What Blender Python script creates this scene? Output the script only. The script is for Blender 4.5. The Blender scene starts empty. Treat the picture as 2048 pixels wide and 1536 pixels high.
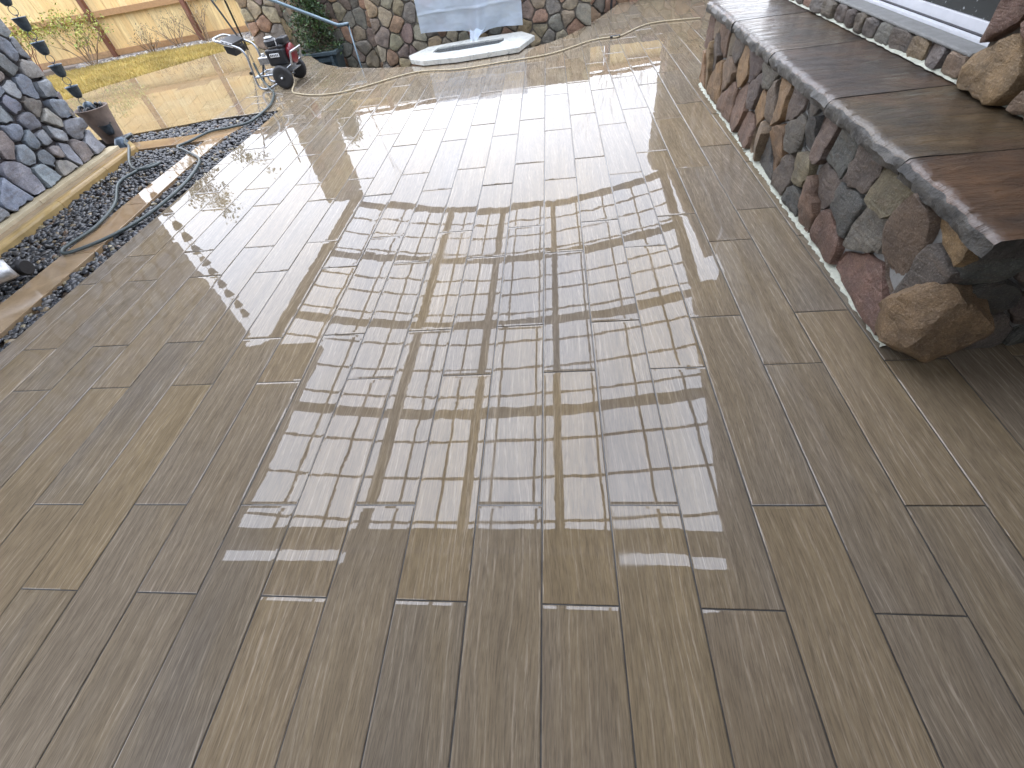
import bpy, bmesh, math, random
from mathutils import Vector, Matrix, noise as mnoise
random.seed(7)
SC = bpy.context.scene
COL = SC.collection
R = math.radians
# ------------------------------------------------------------------ camera
cam_d = bpy.data.cameras.new('camera'); cam = bpy.data.objects.new('camera', cam_d); COL.objects.link(cam)
cam_d.sensor_width = 36.0; cam_d.lens = 849.06 / 2048 * 36.0
cam_d.clip_start = 0.02; cam_d.clip_end = 600
cam.matrix_world = Matrix(((0.99241938, 0.03233702, 0.11856684, 0.0),
                           (0.05185217, 0.76451489, -0.64251719, 0.0),
                           (-0.11142321, 0.64379446, 0.75704264, 1.4),
                           (0, 0, 0, 1)))
SC.camera = cam
# ------------------------------------------------------------------ sky, sun, exposure
SUN_EL, SUN_DIR = R(52), (-0.55, 0.83)
w = bpy.data.worlds.new('World'); SC.world = w; w.use_nodes = True
nt = w.node_tree; nt.nodes.clear()
def wn(t, **k):
    n = nt.nodes.new(t)
    for a, v in k.items(): setattr(n, a, v)
    return n
sky = wn('ShaderNodeTexSky', sky_type='NISHITA'); sky.sun_disc = False
sky.sun_elevation = SUN_EL; sky.sun_rotation = math.atan2(SUN_DIR[0], SUN_DIR[1])
tc = wn('ShaderNodeTexCoord'); mp = wn('ShaderNodeMapping'); mp.inputs['Scale'].default_value = (1.2, 1.2, 2.6)
cl = wn('ShaderNodeTexNoise'); cl.inputs['Scale'].default_value = 1.7; cl.inputs['Detail'].default_value = 6; cl.inputs['Roughness'].default_value = .55
rp = wn('ShaderNodeMapRange'); rp.inputs[1].default_value = .3; rp.inputs[2].default_value = .62; rp.inputs[3].default_value = .62; rp.inputs[4].default_value = .98
cl2 = wn('ShaderNodeTexNoise'); cl2.inputs['Scale'].default_value = 3.1; cl2.inputs['Detail'].default_value = 5
cr = wn('ShaderNodeMix', data_type='RGBA'); cr.inputs[6].default_value = (6.1, 6.9, 8.9, 1); cr.inputs[7].default_value = (8.2, 8.95, 10.5, 1)
mx = wn('ShaderNodeMix', data_type='RGBA'); bg = wn('ShaderNodeBackground'); bg.inputs[1].default_value = .088
wo = wn('ShaderNodeOutputWorld'); L = nt.links.new
L(tc.outputs['Generated'], mp.inputs[0]); L(mp.outputs[0], cl.inputs[0]); L(mp.outputs[0], cl2.inputs[0])
L(cl.outputs[0], rp.inputs[0]); L(cl2.outputs[0], cr.inputs[0])
L(rp.outputs[0], mx.inputs[0]); L(sky.outputs[0], mx.inputs[6]); L(cr.outputs[2], mx.inputs[7])
sx = wn('ShaderNodeSeparateXYZ'); gr = wn('ShaderNodeMapRange'); gr.inputs[1].default_value = 0; gr.inputs[2].default_value = 1; gr.inputs[3].default_value = .32; gr.inputs[4].default_value = 1.0
vm = wn('ShaderNodeVectorMath', operation='SCALE'); L(tc.outputs['Generated'], sx.inputs[0]); L(sx.outputs[2], gr.inputs[0]); L(mx.outputs[2], vm.inputs[0]); L(gr.outputs[0], vm.inputs['Scale'])   # overcast sky: luminance rises evenly to the zenith
L(vm.outputs[0], bg.inputs[0]); L(bg.outputs[0], wo.inputs[0])
sd = bpy.data.lights.new('sun', 'SUN'); sd.energy = .5; sd.angle = R(150); sd.color = (1, .95, .86)
so = bpy.data.objects.new('sun', sd); COL.objects.link(so)
sv = Vector((SUN_DIR[0]*math.cos(SUN_EL), SUN_DIR[1]*math.cos(SUN_EL), math.sin(SUN_EL)))
so.rotation_euler = sv.to_track_quat('Z', 'Y').to_euler(); so.location = (0, 4, 12)
VS = SC.view_settings; VS.view_transform = 'Standard'; VS.look = 'None'; VS.gamma = 1.0; VS.use_curve_mapping = False
VS.exposure = 2.82
SC.render.engine = 'CYCLES'
SC.cycles.max_bounces = 5; SC.cycles.diffuse_bounces = 2; SC.cycles.glossy_bounces = 3; SC.cycles.caustics_reflective = False; SC.cycles.caustics_refractive = False

# ------------------------------------------------------------------ mesh helpers
WLOC = {}
class MB:
    def __init__(s): s.v = []; s.f = []; s.m = []
    def add(s, vs, fs, mi=0):
        o = len(s.v); s.v += [tuple(v) for v in vs]; s.f += [tuple(i + o for i in f) for f in fs]; s.m += [mi]*len(fs); return s
    def box(s, a, b, mi=0):
        x0, y0, z0 = a; x1, y1, z1 = b
        return s.add([(x0,y0,z0),(x1,y0,z0),(x1,y1,z0),(x0,y1,z0),(x0,y0,z1),(x1,y0,z1),(x1,y1,z1),(x0,y1,z1)],
                     [(0,3,2,1),(4,5,6,7),(0,1,5,4),(1,2,6,5),(2,3,7,6),(3,0,4,7)], mi)
    def bar(s, p, q, wd, ht, up=(0,0,1), mi=0):
        p = Vector(p); q = Vector(q); d = (q-p).normalized(); up = Vector(up)
        sx = d.cross(up)
        if sx.length < 1e-4: sx = d.cross(Vector((1,0,0)))
        sx.normalize(); u = sx.cross(d)
        vs = []
        for c in (p, q):
            for a, b in ((-1,-1),(1,-1),(1,1),(-1,1)): vs.append(c + sx*a*wd/2 + u*b*ht/2)
        return s.add(vs, [(0,1,2,3),(7,6,5,4),(0,4,5,1),(1,5,6,2),(2,6,7,3),(3,7,4,0)], mi)
    def tube(s, pts, r, n=8, cap=True, mi=0):
        pts = [Vector(p) for p in pts]; N = len(pts)
        rr = r if isinstance(r, (list, tuple)) else [r]*N
        prev = None; vs = []
        for i, p in enumerate(pts):
            d = (pts[min(i+1, N-1)] - pts[max(i-1, 0)])
            d = d.normalized() if d.length > 1e-9 else Vector((0,0,1))
            if prev is None:
                a = d.cross(Vector((0,0,1)))
                if a.length < 1e-3: a = d.cross(Vector((1,0,0)))
            else: a = prev - d*prev.dot(d)
            a.normalize(); prev = a; b = d.cross(a)
            for k in range(n):
                t = 2*math.pi*k/n; vs.append(p + (a*math.cos(t) + b*math.sin(t))*rr[i])
        fs = []
        for i in range(N-1):
            for k in range(n):
                k2 = (k+1) % n; fs.append((i*n+k, i*n+k2, (i+1)*n+k2, (i+1)*n+k))
        if cap: fs.append(tuple(range(n-1, -1, -1))); fs.append(tuple((N-1)*n+k for k in range(n)))
        return s.add(vs, fs, mi)
    def lathe(s, prof, c=(0,0,0), n=24, axis='z', mi=0, cap=True):
        c = Vector(c); vs = []
        for r, h in prof:
            for k in range(n):
                t = 2*math.pi*k/n; a, b = r*math.cos(t), r*math.sin(t)
                vs.append(c + (Vector((a,b,h)) if axis == 'z' else Vector((a,h,b)) if axis == 'y' else Vector((h,a,b))))
        fs = [(i*n+k, i*n+(k+1)%n, (i+1)*n+(k+1)%n, (i+1)*n+k) for i in range(len(prof)-1) for k in range(n)]
        if cap: fs += [tuple(range(n)), tuple((len(prof)-1)*n+k for k in range(n))]
        return s.add(vs, fs, mi)
    def prism(s, poly, z0, z1, mi=0):
        n = len(poly); vs = [(x,y,z0) for x,y in poly] + [(x,y,z1) for x,y in poly]
        return s.add(vs, [tuple(range(n-1,-1,-1)), tuple(range(n, 2*n))] + [(i,(i+1)%n,n+(i+1)%n,n+i) for i in range(n)], mi)
    def mesh(s, name, mats, smooth=False, off=(0,0,0)):
        me = bpy.data.meshes.new(name); ox, oy, oz = off
        me.from_pydata([(x-ox,y-oy,z-oz) for x,y,z in s.v], [], s.f)
        for m in (mats if isinstance(mats, (list, tuple)) else [mats]): me.materials.append(m)
        if any(s.m): me.polygons.foreach_set('material_index', s.m)
        bm = bmesh.new(); bm.from_mesh(me); bmesh.ops.recalc_face_normals(bm, faces=bm.faces); bm.to_mesh(me); bm.free()
        if smooth: me.polygons.foreach_set('use_smooth', [True]*len(me.polygons))
        return me
    def build(s, name, mats, parent=None, smooth=False, bevel=0, color=None, seg=2, sharp=None):
        xs = [v[0] for v in s.v]; ys = [v[1] for v in s.v]; zs = [v[2] for v in s.v]
        off = Vector(((min(xs)+max(xs))/2, (min(ys)+max(ys))/2, min(zs)))
        me = s.mesh(name, mats, smooth, off)
        if smooth and sharp: me.set_sharp_from_angle(angle=R(sharp))
        o = link(name, me, parent, off)
        if bevel:
            b = o.modifiers.new('bevel', 'BEVEL'); b.width = bevel; b.segments = seg; b.limit_method = 'ANGLE'; b.angle_limit = R(35)
        if color: o.color = (*color, 1)
        return o
def link(name, data, parent, loc):
    o = bpy.data.objects.new(name, data); COL.objects.link(o); loc = Vector(loc)
    if parent is not None: o.parent = parent; o.location = loc - WLOC[parent.name]
    else: o.location = loc
    WLOC[o.name] = loc
    return o
def thing(name, label, cat, loc, group=None):
    o = link(name, None, None, loc); o.empty_display_size = .1
    return tag(o, label, cat, group)
def tag(o, label, cat=None, group=None, kind=None):
    o['label'] = label
    if cat: o['category'] = cat
    if group: o['group'] = group
    if kind: o['kind'] = kind
    return o
def struct(o): o['kind'] = 'structure'; return o
def catmull(pts, n=6):
    pts = [Vector(p) for p in pts]; out = []
    for i in range(len(pts)-1):
        p0 = pts[max(i-1,0)]; p1 = pts[i]; p2 = pts[i+1]; p3 = pts[min(i+2,len(pts)-1)]
        for k in range(n):
            t = k/n
            out.append(.5*((2*p1)+(p2-p0)*t+(2*p0-5*p1+4*p2-p3)*t*t+(3*p1-p0-3*p2+p3)*t**3))
    out.append(pts[-1]); return out

# ------------------------------------------------------------------ materials
class NB:
    def __init__(s, name):
        s.mat = bpy.data.materials.new(name); s.mat.use_nodes = True; s.t = s.mat.node_tree
        s.p = s.t.nodes['Principled BSDF']; s.p.inputs['Roughness'].default_value = .6
    def n(s, t, ins=None, **k):
        n = s.t.nodes.new('ShaderNode'+t)
        for a, v in k.items(): setattr(n, a, v)
        for a, v in (ins or {}).items():
            if hasattr(v, 'is_output') or isinstance(v, bpy.types.NodeSocket): s.t.links.new(v, n.inputs[a])
            else: n.inputs[a].default_value = v
        return n
    def set(s, **k):
        for a, v in k.items():
            i = s.p.inputs[a.replace('_', ' ')]
            if isinstance(v, bpy.types.NodeSocket): s.t.links.new(v, i)
            else: i.default_value = v
        return s
    def mix(s, f, a, b, mode='MIX'):
        m = s.n('Mix', data_type='RGBA', blend_type=mode)
        for i, v in ((0,f),(6,a),(7,b)):
            if isinstance(v, bpy.types.NodeSocket): s.t.links.new(v, m.inputs[i])
            else: m.inputs[i].default_value = (*v, 1) if isinstance(v, tuple) and len(v) == 3 else v
        return m.outputs[2]
    def math(s, op, a, b=0.0):
        return s.n('Math', {0:a, 1:b}, operation=op).outputs[0]
    def rng(s, v, a, b, c, d):
        return s.n('MapRange', {0:v,1:a,2:b,3:c,4:d}).outputs[0]
    def noise(s, vec, sc, det=4, rough=.5, dist=0):
        return s.n('TexNoise', {'Vector':vec,'Scale':sc,'Detail':det,'Roughness':rough,'Distortion':dist}).outputs[0]
    def mapv(s, vec, scale=(1,1,1), loc=(0,0,0)):
        return s.n('Mapping', {'Vector':vec,'Scale':scale,'Location':loc}).outputs[0]
    def bump(s, h, strength=.5, dist=.01, normal=None):
        i = {'Strength':strength,'Distance':dist,'Height':h}
        if normal is not None: i['Normal'] = normal
        return s.n('Bump', i).outputs[0]
    def obj(s): return s.n('TexCoord').outputs['Object']
    def pos(s): return s.n('NewGeometry').outputs['Position']
def simple(name, col, rough=.6, metal=0, var=.25, sc=12, bump=.15, coat=0, crough=.15):
    b = NB(name); p = b.pos(); f = b.noise(p, sc, 5, .6)
    c = b.mix(b.rng(f, .3, .7, 0, 1), tuple(x*(1-var) for x in col), tuple(min(1, x*(1+var)) for x in col))
    b.set(Base_Color=c, Roughness=rough, Metallic=metal)
    if bump: b.set(Normal=b.bump(b.noise(p, sc*6, 4, .6), bump, .01))
    if coat: b.set(Coat_Weight=coat, Coat_Roughness=crough, Coat_IOR=1.4)
    return b.mat
def tile_mat():
    b = NB('wet_wood_look_tile'); oi = b.n('ObjectInfo'); rnd = oi.outputs['Random']
    off = b.n('CombineXYZ', {0:b.math('MULTIPLY', rnd, 37.0), 1:b.math('MULTIPLY', rnd, 91.0), 2:b.math('MULTIPLY', rnd, 13.0)}).outputs[0]
    v = b.n('VectorMath', {0:b.obj(), 1:off}, operation='ADD').outputs[0]
    warp = b.noise(b.mapv(v, (4, 1.5, 1)), 1.0, 1, .4)
    wv = b.n('VectorMath', {0:v, 1:b.n('CombineXYZ', {0:b.math('MULTIPLY', b.math('SUBTRACT', warp, .5), .075)}).outputs[0]}, operation='ADD').outputs[0]
    streak = b.noise(b.mapv(wv, (26, 1.7, 1)), 1.0, 5, .66)
    fibre = b.noise(b.mapv(wv, (270, 15, 1)), 1.0, 3, .7)
    pore = b.noise(b.mapv(wv, (380, 22, 1)), 1.0, 2, .6)
    blot = b.noise(b.mapv(v, (4.5, 1.0, 1)), 1.0, 2, .5)
    ring = b.n('TexWave', {'Vector':b.mapv(wv, (1, .11, 1)), 'Scale':13.0, 'Distortion':4.5, 'Detail':2.0, 'Detail Scale':1.5}, wave_type='RINGS', rings_direction='Z').outputs[1]
    tone = b.n('ValToRGB', {0:b.math('FRACT', b.math('MULTIPLY', rnd, 7.31))}); e = tone.color_ramp.elements
    e[0].position = 0; e[0].color = (.252, .198, .136, 1); e[1].position = 1; e[1].color = (.272, .210, .130, 1)
    for ps, c in ((.2, (.222,.186,.144)), (.4, (.278,.212,.130)), (.55, (.248,.200,.142)), (.72, (.206,.175,.138)), (.86, (.262,.204,.136))):
        q = e.new(ps); q.color = (*c, 1)
    c = b.mix(b.rng(blot, .38, .66, 0, .5), tone.outputs[0], (.275, .205, .112))
    c = b.mix(b.rng(streak, .30, .66, 0, .95), b.mix(.40, c, (.080, .063, .046)), c)
    c = b.mix(b.rng(fibre, .34, .60, .48, .0), c, (.068, .055, .043))
    light = b.math('MULTIPLY', b.rng(ring, .78, .97, 0, 1), b.rng(fibre, .40, .58, .1, 1))
    light = b.math('MULTIPLY', light, b.rng(streak, .42, .62, .1, 1))
    pl = b.math('MULTIPLY', b.rng(pore, .56, .72, 0, .5), b.rng(streak, .42, .6, .08, 1))
    c = b.mix(b.math('MAXIMUM', b.math('MULTIPLY', light, .52), b.math('MULTIPLY', pl, .72)), c, (.40, .34, .265))
    b.set(Base_Color=c, Roughness=.6, Specular_IOR_Level=0.0)
    P = b.pos()
    wob = b.math('ADD', b.noise(P, 8.0, 1, .5), b.math('MULTIPLY', b.noise(v, 2.3, 0, .4), 2.0))
    rip = b.math('MULTIPLY', b.noise(b.mapv(P, (1, .8, 1)), 30.0, 2, .5), b.rng(b.noise(P, 2.3, 1), .40, .66, .04, .40))
    hh = b.math('ADD', wob, rip)
    b.set(Coat_Weight=1.0, Coat_IOR=1.54, Coat_Roughness=b.rng(b.noise(b.mapv(v, (2, .8, 1)), 1.4, 2), .6, .8, .006, .07),
          Coat_Normal=b.bump(hh, 1.0, .00020))
    return b.mat
def stone_mat(name, wet=.35, crough=.3, bump=.6, cs=1.0):
    b = NB(name); oi = b.n('ObjectInfo'); P = b.pos()
    f = b.noise(P, 9, 6, .68); g = b.noise(P, 46, 5, .72)
    strat = b.noise(b.mapv(P, (6, 9, 40)), 1.0, 4, .6, .6)
    c = b.mix(b.rng(f, .32, .7, 0, .75), b.mix(1.0, oi.outputs['Color'], (.50*cs, .50*cs, .51*cs), 'MULTIPLY'), b.mix(1.0, oi.outputs['Color'], (1.42*cs, 1.36*cs, 1.26*cs), 'MULTIPLY'))
    c = b.mix(b.rng(g, .35, .7, 0, .5), c, b.mix(1.0, c, (.55, .52, .5), 'MULTIPLY'))
    c = b.mix(b.rng(strat, .5, .75, 0, .35), c, (.20, .13, .075))
    g2 = b.noise(P, 170, 2, .7); c = b.mix(b.rng(g2, .40, .66, .55, 0), c, b.mix(1.0, c, (.42,.41,.40), 'MULTIPLY')); c = b.mix(b.rng(g2, .60, .74, 0, .35), c, (.42,.38,.33))
    h = b.math('ADD', b.math('MULTIPLY', f, 1.2), b.math('ADD', b.math('MULTIPLY', g, .7), b.math('MULTIPLY', strat, .7)))
    b.set(Base_Color=c, Roughness=.7, Normal=b.bump(h, bump, .02))
    if wet: b.set(Coat_Weight=wet, Coat_Roughness=crough, Coat_IOR=1.35, Coat_Normal=b.bump(h, bump*.6, .015))
    return b.mat
def mortar_mat(name, col):
    b = NB(name); P = b.pos(); f = b.noise(P, 20, 6, .65); g = b.noise(P, 130, 3, .6)
    b.set(Base_Color=b.mix(f, tuple(x*.65 for x in col), tuple(x*1.3 for x in col)), Roughness=.85, Normal=b.bump(b.math('ADD', f, g), .6, .01)); return b.mat
def travertine_mat(name, col, wet=1.0):
    b = NB(name); oi = b.n('ObjectInfo'); P = b.pos(); rnd = oi.outputs['Random']
    f = b.noise(P, 5, 6, .6, .6); g = b.noise(b.mapv(P, (30, 60, 30)), 1, 4, .6)
    c = b.mix(b.rng(f, .3, .7, 0, 1), tuple(x*.72 for x in col), tuple(x*1.2 for x in col))
    c = b.mix(b.math('MULTIPLY', rnd, .5), c, (col[0]*1.1, col[1]*.9, col[2]*.7))
    c = b.mix(b.rng(g, .55, .75, 0, .4), c, tuple(x*.55 for x in col))
    b.set(Base_Color=c, Roughness=.6, Specular_IOR_Level=0.0)
    b.set(Coat_Weight=wet, Coat_IOR=1.45, Coat_Roughness=.03, Coat_Normal=b.bump(b.noise(P, 6, 1, .45), 1, .00012)); return b.mat
def board_mat(name, col, sc=(3, 3, .35), rough=.7, wet=0):
    b = NB(name); oi = b.n('ObjectInfo'); rnd = oi.outputs['Random']
    off = b.n('CombineXYZ', {0:b.math('MULTIPLY', rnd, 31.0), 1:b.math('MULTIPLY', rnd, 17.0), 2:b.math('MULTIPLY', rnd, 51.0)}).outputs[0]
    v = b.n('VectorMath', {0:b.obj(), 1:off}, operation='ADD').outputs[0]
    f = b.noise(b.mapv(v, sc), 7, 5, .6, .8); g = b.noise(b.mapv(v, sc), 34, 4, .65)
    c = b.mix(b.rng(f, .3, .7, 0, 1), tuple(x*.72 for x in col), tuple(min(1, x*1.22) for x in col))
    c = b.mix(b.math('MULTIPLY', rnd, .55), c, (col[0]*.86, col[1]*.72, col[2]*.52))
    c = b.mix(b.rng(g, .5, .75, 0, .45), c, tuple(x*.5 for x in col))
    b.set(Base_Color=c, Roughness=rough, Normal=b.bump(g, .3, .004))
    if wet: b.set(Coat_Weight=wet, Coat_Roughness=.2)
    return b.mat
def objcol(name, rough=.5, var=.35, sc=40, coat=0, bump=.2):
    b = NB(name); at = b.n('Attribute', attribute_name='col'); f = b.noise(b.pos(), sc, 4, .6)
    c = b.mix(b.rng(f, .3, .7, 0, var), at.outputs[0], b.mix(1.0, at.outputs[0], (.5,.5,.5), 'MULTIPLY'))
    b.set(Base_Color=c, Roughness=rough, Normal=b.bump(f, bump, .004))
    if coat: b.set(Coat_Weight=coat, Coat_Roughness=.12)
    return b.mat
M = dict(
    tile=tile_mat(), grout=simple('wet_dark_grout', (.05,.048,.044), .35, var=.4, sc=30, coat=.6, crough=.08),
    stone=stone_mat('tumbled_field_stone', .3, .35, .9), stone2=stone_mat('blue_grey_ledge_stone', .4, .3, .55),  stonef=stone_mat('pale_field_stone', .25, .35, .5),
    capedge=simple('broken_grey_slab_edge', (.048,.044,.037), .65, var=.9, sc=14, bump=1.0, coat=.35, crough=.22),
    mortar=mortar_mat('grey_mortar', (.25,.25,.24)), mortar2=mortar_mat('dark_plum_mortar', (.075,.066,.066)), mortar3=mortar_mat('brown_mortar', (.17,.15,.125)), caulk=simple('white_foam_strip', (.50,.51,.42), .8, var=.2, sc=40, bump=.6),
    trav=travertine_mat('wet_travertine', (.30,.22,.135)), trav2=travertine_mat('wet_terrace_paver', (.24,.19,.115)), cream=travertine_mat('cream_coping', (.50,.44,.31), .3), kerb=travertine_mat('olive_kerb_edge', (.38,.28,.13), .5),
    fence=board_mat('cedar_fence_board', (.90,.64,.31)), post=board_mat('red_brown_fence_post', (.20,.085,.05)), rail=board_mat('cedar_rail', (.46,.28,.14), (3, .35, 3)),
    beam=board_mat('dark_stained_beam', (.09,.052,.03), (.4, .4, 3)), bar=simple('bronze_lattice_bar', (.16,.07,.045), .5, bump=0), soffit=board_mat('stained_soffit_board', (.34,.25,.17), (3,.3,3)),
    stucco=simple('brown_stucco', (.20,.155,.11), .85, sc=8), roof=simple('brown_roof_shingle', (.09,.07,.06), .85),
    soil=simple('brown_soil', (.09,.065,.045), .9, sc=5), ground=simple('garden_ground', (.12,.11,.06), .9, sc=2),
    pebble=objcol('wet_river_pebble', .45, coat=.35), chip=objcol('pale_pebble', .6), grass=objcol('dormant_grass', .7, bump=0), leaf=objcol('leaf', .5, bump=0),
    bark=simple('brown_bark', (.11,.075,.05), .85, sc=20), twig=simple('pale_twig', (.26,.18,.11), .8, sc=20), rust=simple('rust_red_stem', (.17,.05,.03), .8, sc=20),
    steel=simple('galvanised_tube', (.42,.44,.46), .32, 1, var=.12, sc=30, bump=.03), black=simple('black_plastic', (.018,.019,.021), .38, var=.3, sc=30, bump=.06), rubber=simple('black_rubber', (.02,.02,.021), .62, var=.3, sc=40, bump=.2),
    red=simple('red_engine_paint', (.17,.012,.018), .3, var=.2, bump=0, coat=.6), alu=simple('cast_aluminium', (.5,.5,.5), .42, 1, var=.2, sc=60, bump=.2), white=simple('white_label', (.72,.73,.72), .5, var=.06, bump=0), ink=simple('dark_print', (.06,.06,.07), .6, bump=0),
    hose=simple('green_grey_hose', (.058,.074,.072), .38, var=.15, sc=30, bump=.05), hose2=simple('beige_hose', (.40,.33,.21), .5, var=.15, sc=30, bump=.05),
    copper=simple('patina_dark_cup', (.075,.10,.125), .42, .55, var=.3, sc=40, bump=.1), pot=simple('weathered_pot', (.22,.17,.14), .75, var=.3, sc=10, bump=.3), planter=simple('slate_planter_paint', (.055,.075,.085), .35, var=.2, sc=8, bump=.05, coat=.3),
    railm=simple('blue_grey_rail', (.13,.18,.21), .35, .3, var=.1, bump=0), frame=simple('white_window_frame', (.62,.63,.66), .35, var=.05, bump=0), dgap=simple('dark_track', (.03,.03,.035), .5, bump=0),
    lava=simple('black_fire_glass', (.02,.025,.028), .2, var=.5, sc=80, bump=1.0), lime=simple('lime_strip', (.55,.68,.06), .4, var=.1, bump=0),
)
def glass_mat():
    b = NB('rain_speckled_dark_glass'); P = b.pos()
    d = b.n('TexVoronoi', {'Vector':P, 'Scale':42.0}).outputs[0]; sel = b.noise(P, 25, 2)
    m = b.math('MULTIPLY', b.rng(d, .10, .22, 1, 0), b.rng(sel, .45, .6, 0, 1))
    b.set(Base_Color=b.mix(m, (.028,.032,.032), (.30,.32,.32)), Roughness=.22, Specular_IOR_Level=.5, Normal=b.bump(m, .6, .004)); return b.mat
def marble_mat():
    b = NB('white_grey_granite'); P = b.pos(); f = b.noise(P, 9, 6, .7, 1.5); g = b.noise(b.mapv(P, (14, 40, 14)), 1, 5, .7, 1)
    c = b.mix(b.rng(f, .5, .66, 0, .6), (.56,.56,.51), (.22,.22,.21)); c = b.mix(b.rng(g, .58, .68, 0, .8), c, (.10,.10,.10))
    b.set(Base_Color=c, Roughness=.4, Coat_Weight=.6, Coat_Roughness=.1, Normal=b.bump(f, .15, .004)); return b.mat
def sheet_mat():
    b = NB('clear_plastic_film'); P = b.pos(); f = b.noise(P, 3, 4, .6)
    tr = b.n('BsdfTransparent', {0:(.93,.96,1,1)}); tl = b.n('BsdfTranslucent', {0:(.78,.86,.95,1)})
    b.set(Base_Color=b.mix(f, (.42,.52,.64), (.70,.77,.84)), Roughness=.22, Coat_Weight=1.0, Coat_Roughness=.1)
    m1 = b.n('MixShader', {0:.25, 1:b.p.outputs[0], 2:tl.outputs[0]}); m2 = b.n('MixShader', {0:b.rng(f, .3, .7, .22, .46), 1:m1.outputs[0], 2:tr.outputs[0]})
    b.t.links.new(m2.outputs[0], b.t.nodes['Material Output'].inputs[0]); return b.mat
def flag_mat():
    b = NB('riven_wet_flagstone'); oi = b.n('ObjectInfo'); P = b.pos(); rv = b.n('VectorMath', {0:P, 1:b.n('CombineXYZ', {0:b.math('MULTIPLY', oi.outputs['Random'], 9.0)}).outputs[0]}, operation='ADD').outputs[0]
    riv = b.noise(b.mapv(rv, (4, 17, 4)), 1.0, 5, .62, .7); f = b.noise(rv, 5, 5, .6, .5); g = b.noise(rv, 70, 3, .6)
    c = b.mix(b.rng(f, .3, .7, 0, 1), b.mix(1.0, oi.outputs['Color'], (.5,.52,.6), 'MULTIPLY'), b.mix(1.0, oi.outputs['Color'], (1.35,1.2,1.0), 'MULTIPLY'))
    c = b.mix(b.rng(riv, .35, .62, .6, 0), c, b.mix(1.0, c, (.45,.45,.48), 'MULTIPLY'))
    c = b.mix(b.rng(b.noise(rv, 3.1, 2), .52, .7, 0, .6), c, (.12,.062,.030))
    h = b.math('ADD', b.math('MULTIPLY', riv, 1.0), b.math('MULTIPLY', g, .12))
    b.set(Base_Color=c, Roughness=.55, Normal=b.bump(h, .9, .02), Coat_Weight=1.0, Coat_IOR=1.4, Coat_Roughness=.09, Coat_Normal=b.bump(h, .9, .016)); return b.mat
M['stone3'] = flag_mat()
M['glass'] = glass_mat(); M['marble'] = marble_mat(); M['sheet'] = sheet_mat()

# ------------------------------------------------------------------ polygons
def clip_half(poly, nx, ny, c):      # keep nx*x+ny*y <= c
    out = []
    for i in range(len(poly)):
        a = poly[i]; b = poly[(i+1) % len(poly)]
        da = nx*a[0]+ny*a[1]-c; db = nx*b[0]+ny*b[1]-c
        if da <= 0: out.append(a)
        if (da < 0 < db) or (db < 0 < da):
            t = da/(da-db); out.append((a[0]+(b[0]-a[0])*t, a[1]+(b[1]-a[1])*t))
    return out
def clip_rect(poly, x0, x1, y0, y1):
    for a in ((-1,0,-x0),(1,0,x1),(0,-1,-y0),(0,1,y1)):
        if len(poly) < 3: return []
        poly = clip_half(poly, *a)
    return poly
def area(p): return abs(sum(p[i][0]*p[(i+1)%len(p)][1]-p[(i+1)%len(p)][0]*p[i][1] for i in range(len(p))))/2
def clean(p, eps=1e-4):
    o = []
    for q in p:
        if not o or math.hypot(q[0]-o[-1][0], q[1]-o[-1][1]) > eps: o.append(q)
    if len(o) > 1 and math.hypot(o[0][0]-o[-1][0], o[0][1]-o[-1][1]) <= eps: o.pop()
    return o
def inside(p, x, y):
    r = False
    for i in range(len(p)):
        x1, y1 = p[i]; x2, y2 = p[i-1]
        if (y1 > y) != (y2 > y) and x < (x2-x1)*(y-y1)/(y2-y1)+x1: r = not r
    return r
PATIO = [(-3.2,-1.4),(2.1,-1.4),(2.1,1.32),(1.41,1.32),(1.41,4.78),(3.0,4.78),(3.0,9.5),(1.32,9.5),(1.1,9.09),(.92,8.66),(.72,8.22),(.46,7.72),(.18,7.30),(-.02,7.10),(-.25,6.96),(-.6,6.83),(-.95,6.76),(-1.3,6.72),(-1.65,6.73),(-1.95,6.78),(-2.25,6.87),(-2.65,7.03),(-3.0,7.22),(-3.27,7.44),(-3.47,7.66),(-3.66,7.94),(-3.83,8.2),(-4.05,8.3),(-4.05,5.47),(-3.2,5.53)]
TW, TL, GAP = .2289, .931, .0044
TERR = [(-4.055,5.47),(-4.055,8.3),(-4.3,8.55),(-4.9,9.2),(-5.6,10.0),(-6.26,9.38),(-6.95,8.56),(-7.44,7.91),(-7.65,7.36),(-7.9,6.4),(-8.0,5.1),(-6.4,5.0),(-5.06,5.26)]
# ------------------------------------------------------------------ setting: ground
struct(MB().box((-250,-250,-1.3),(250,250,-1.0)).build('ground', M['ground']))
LAWN = [(-30,-6),(-5.2,-6),(-5.2,5.0),(-6.4,4.95),(-8.05,5.05),(-7.95,6.4),(-7.70,7.38),(-7.48,7.94),(-6.98,8.6),(-6.3,9.42),(-5.62,10.04),(-4.9,9.25),(-5.0,9.9),(-4.4,10.2),(-4.4,14),(-30,14)]
struct(MB().prism(LAWN, -1.0, -.035).build('garden_bed', M['soil']))
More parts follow.
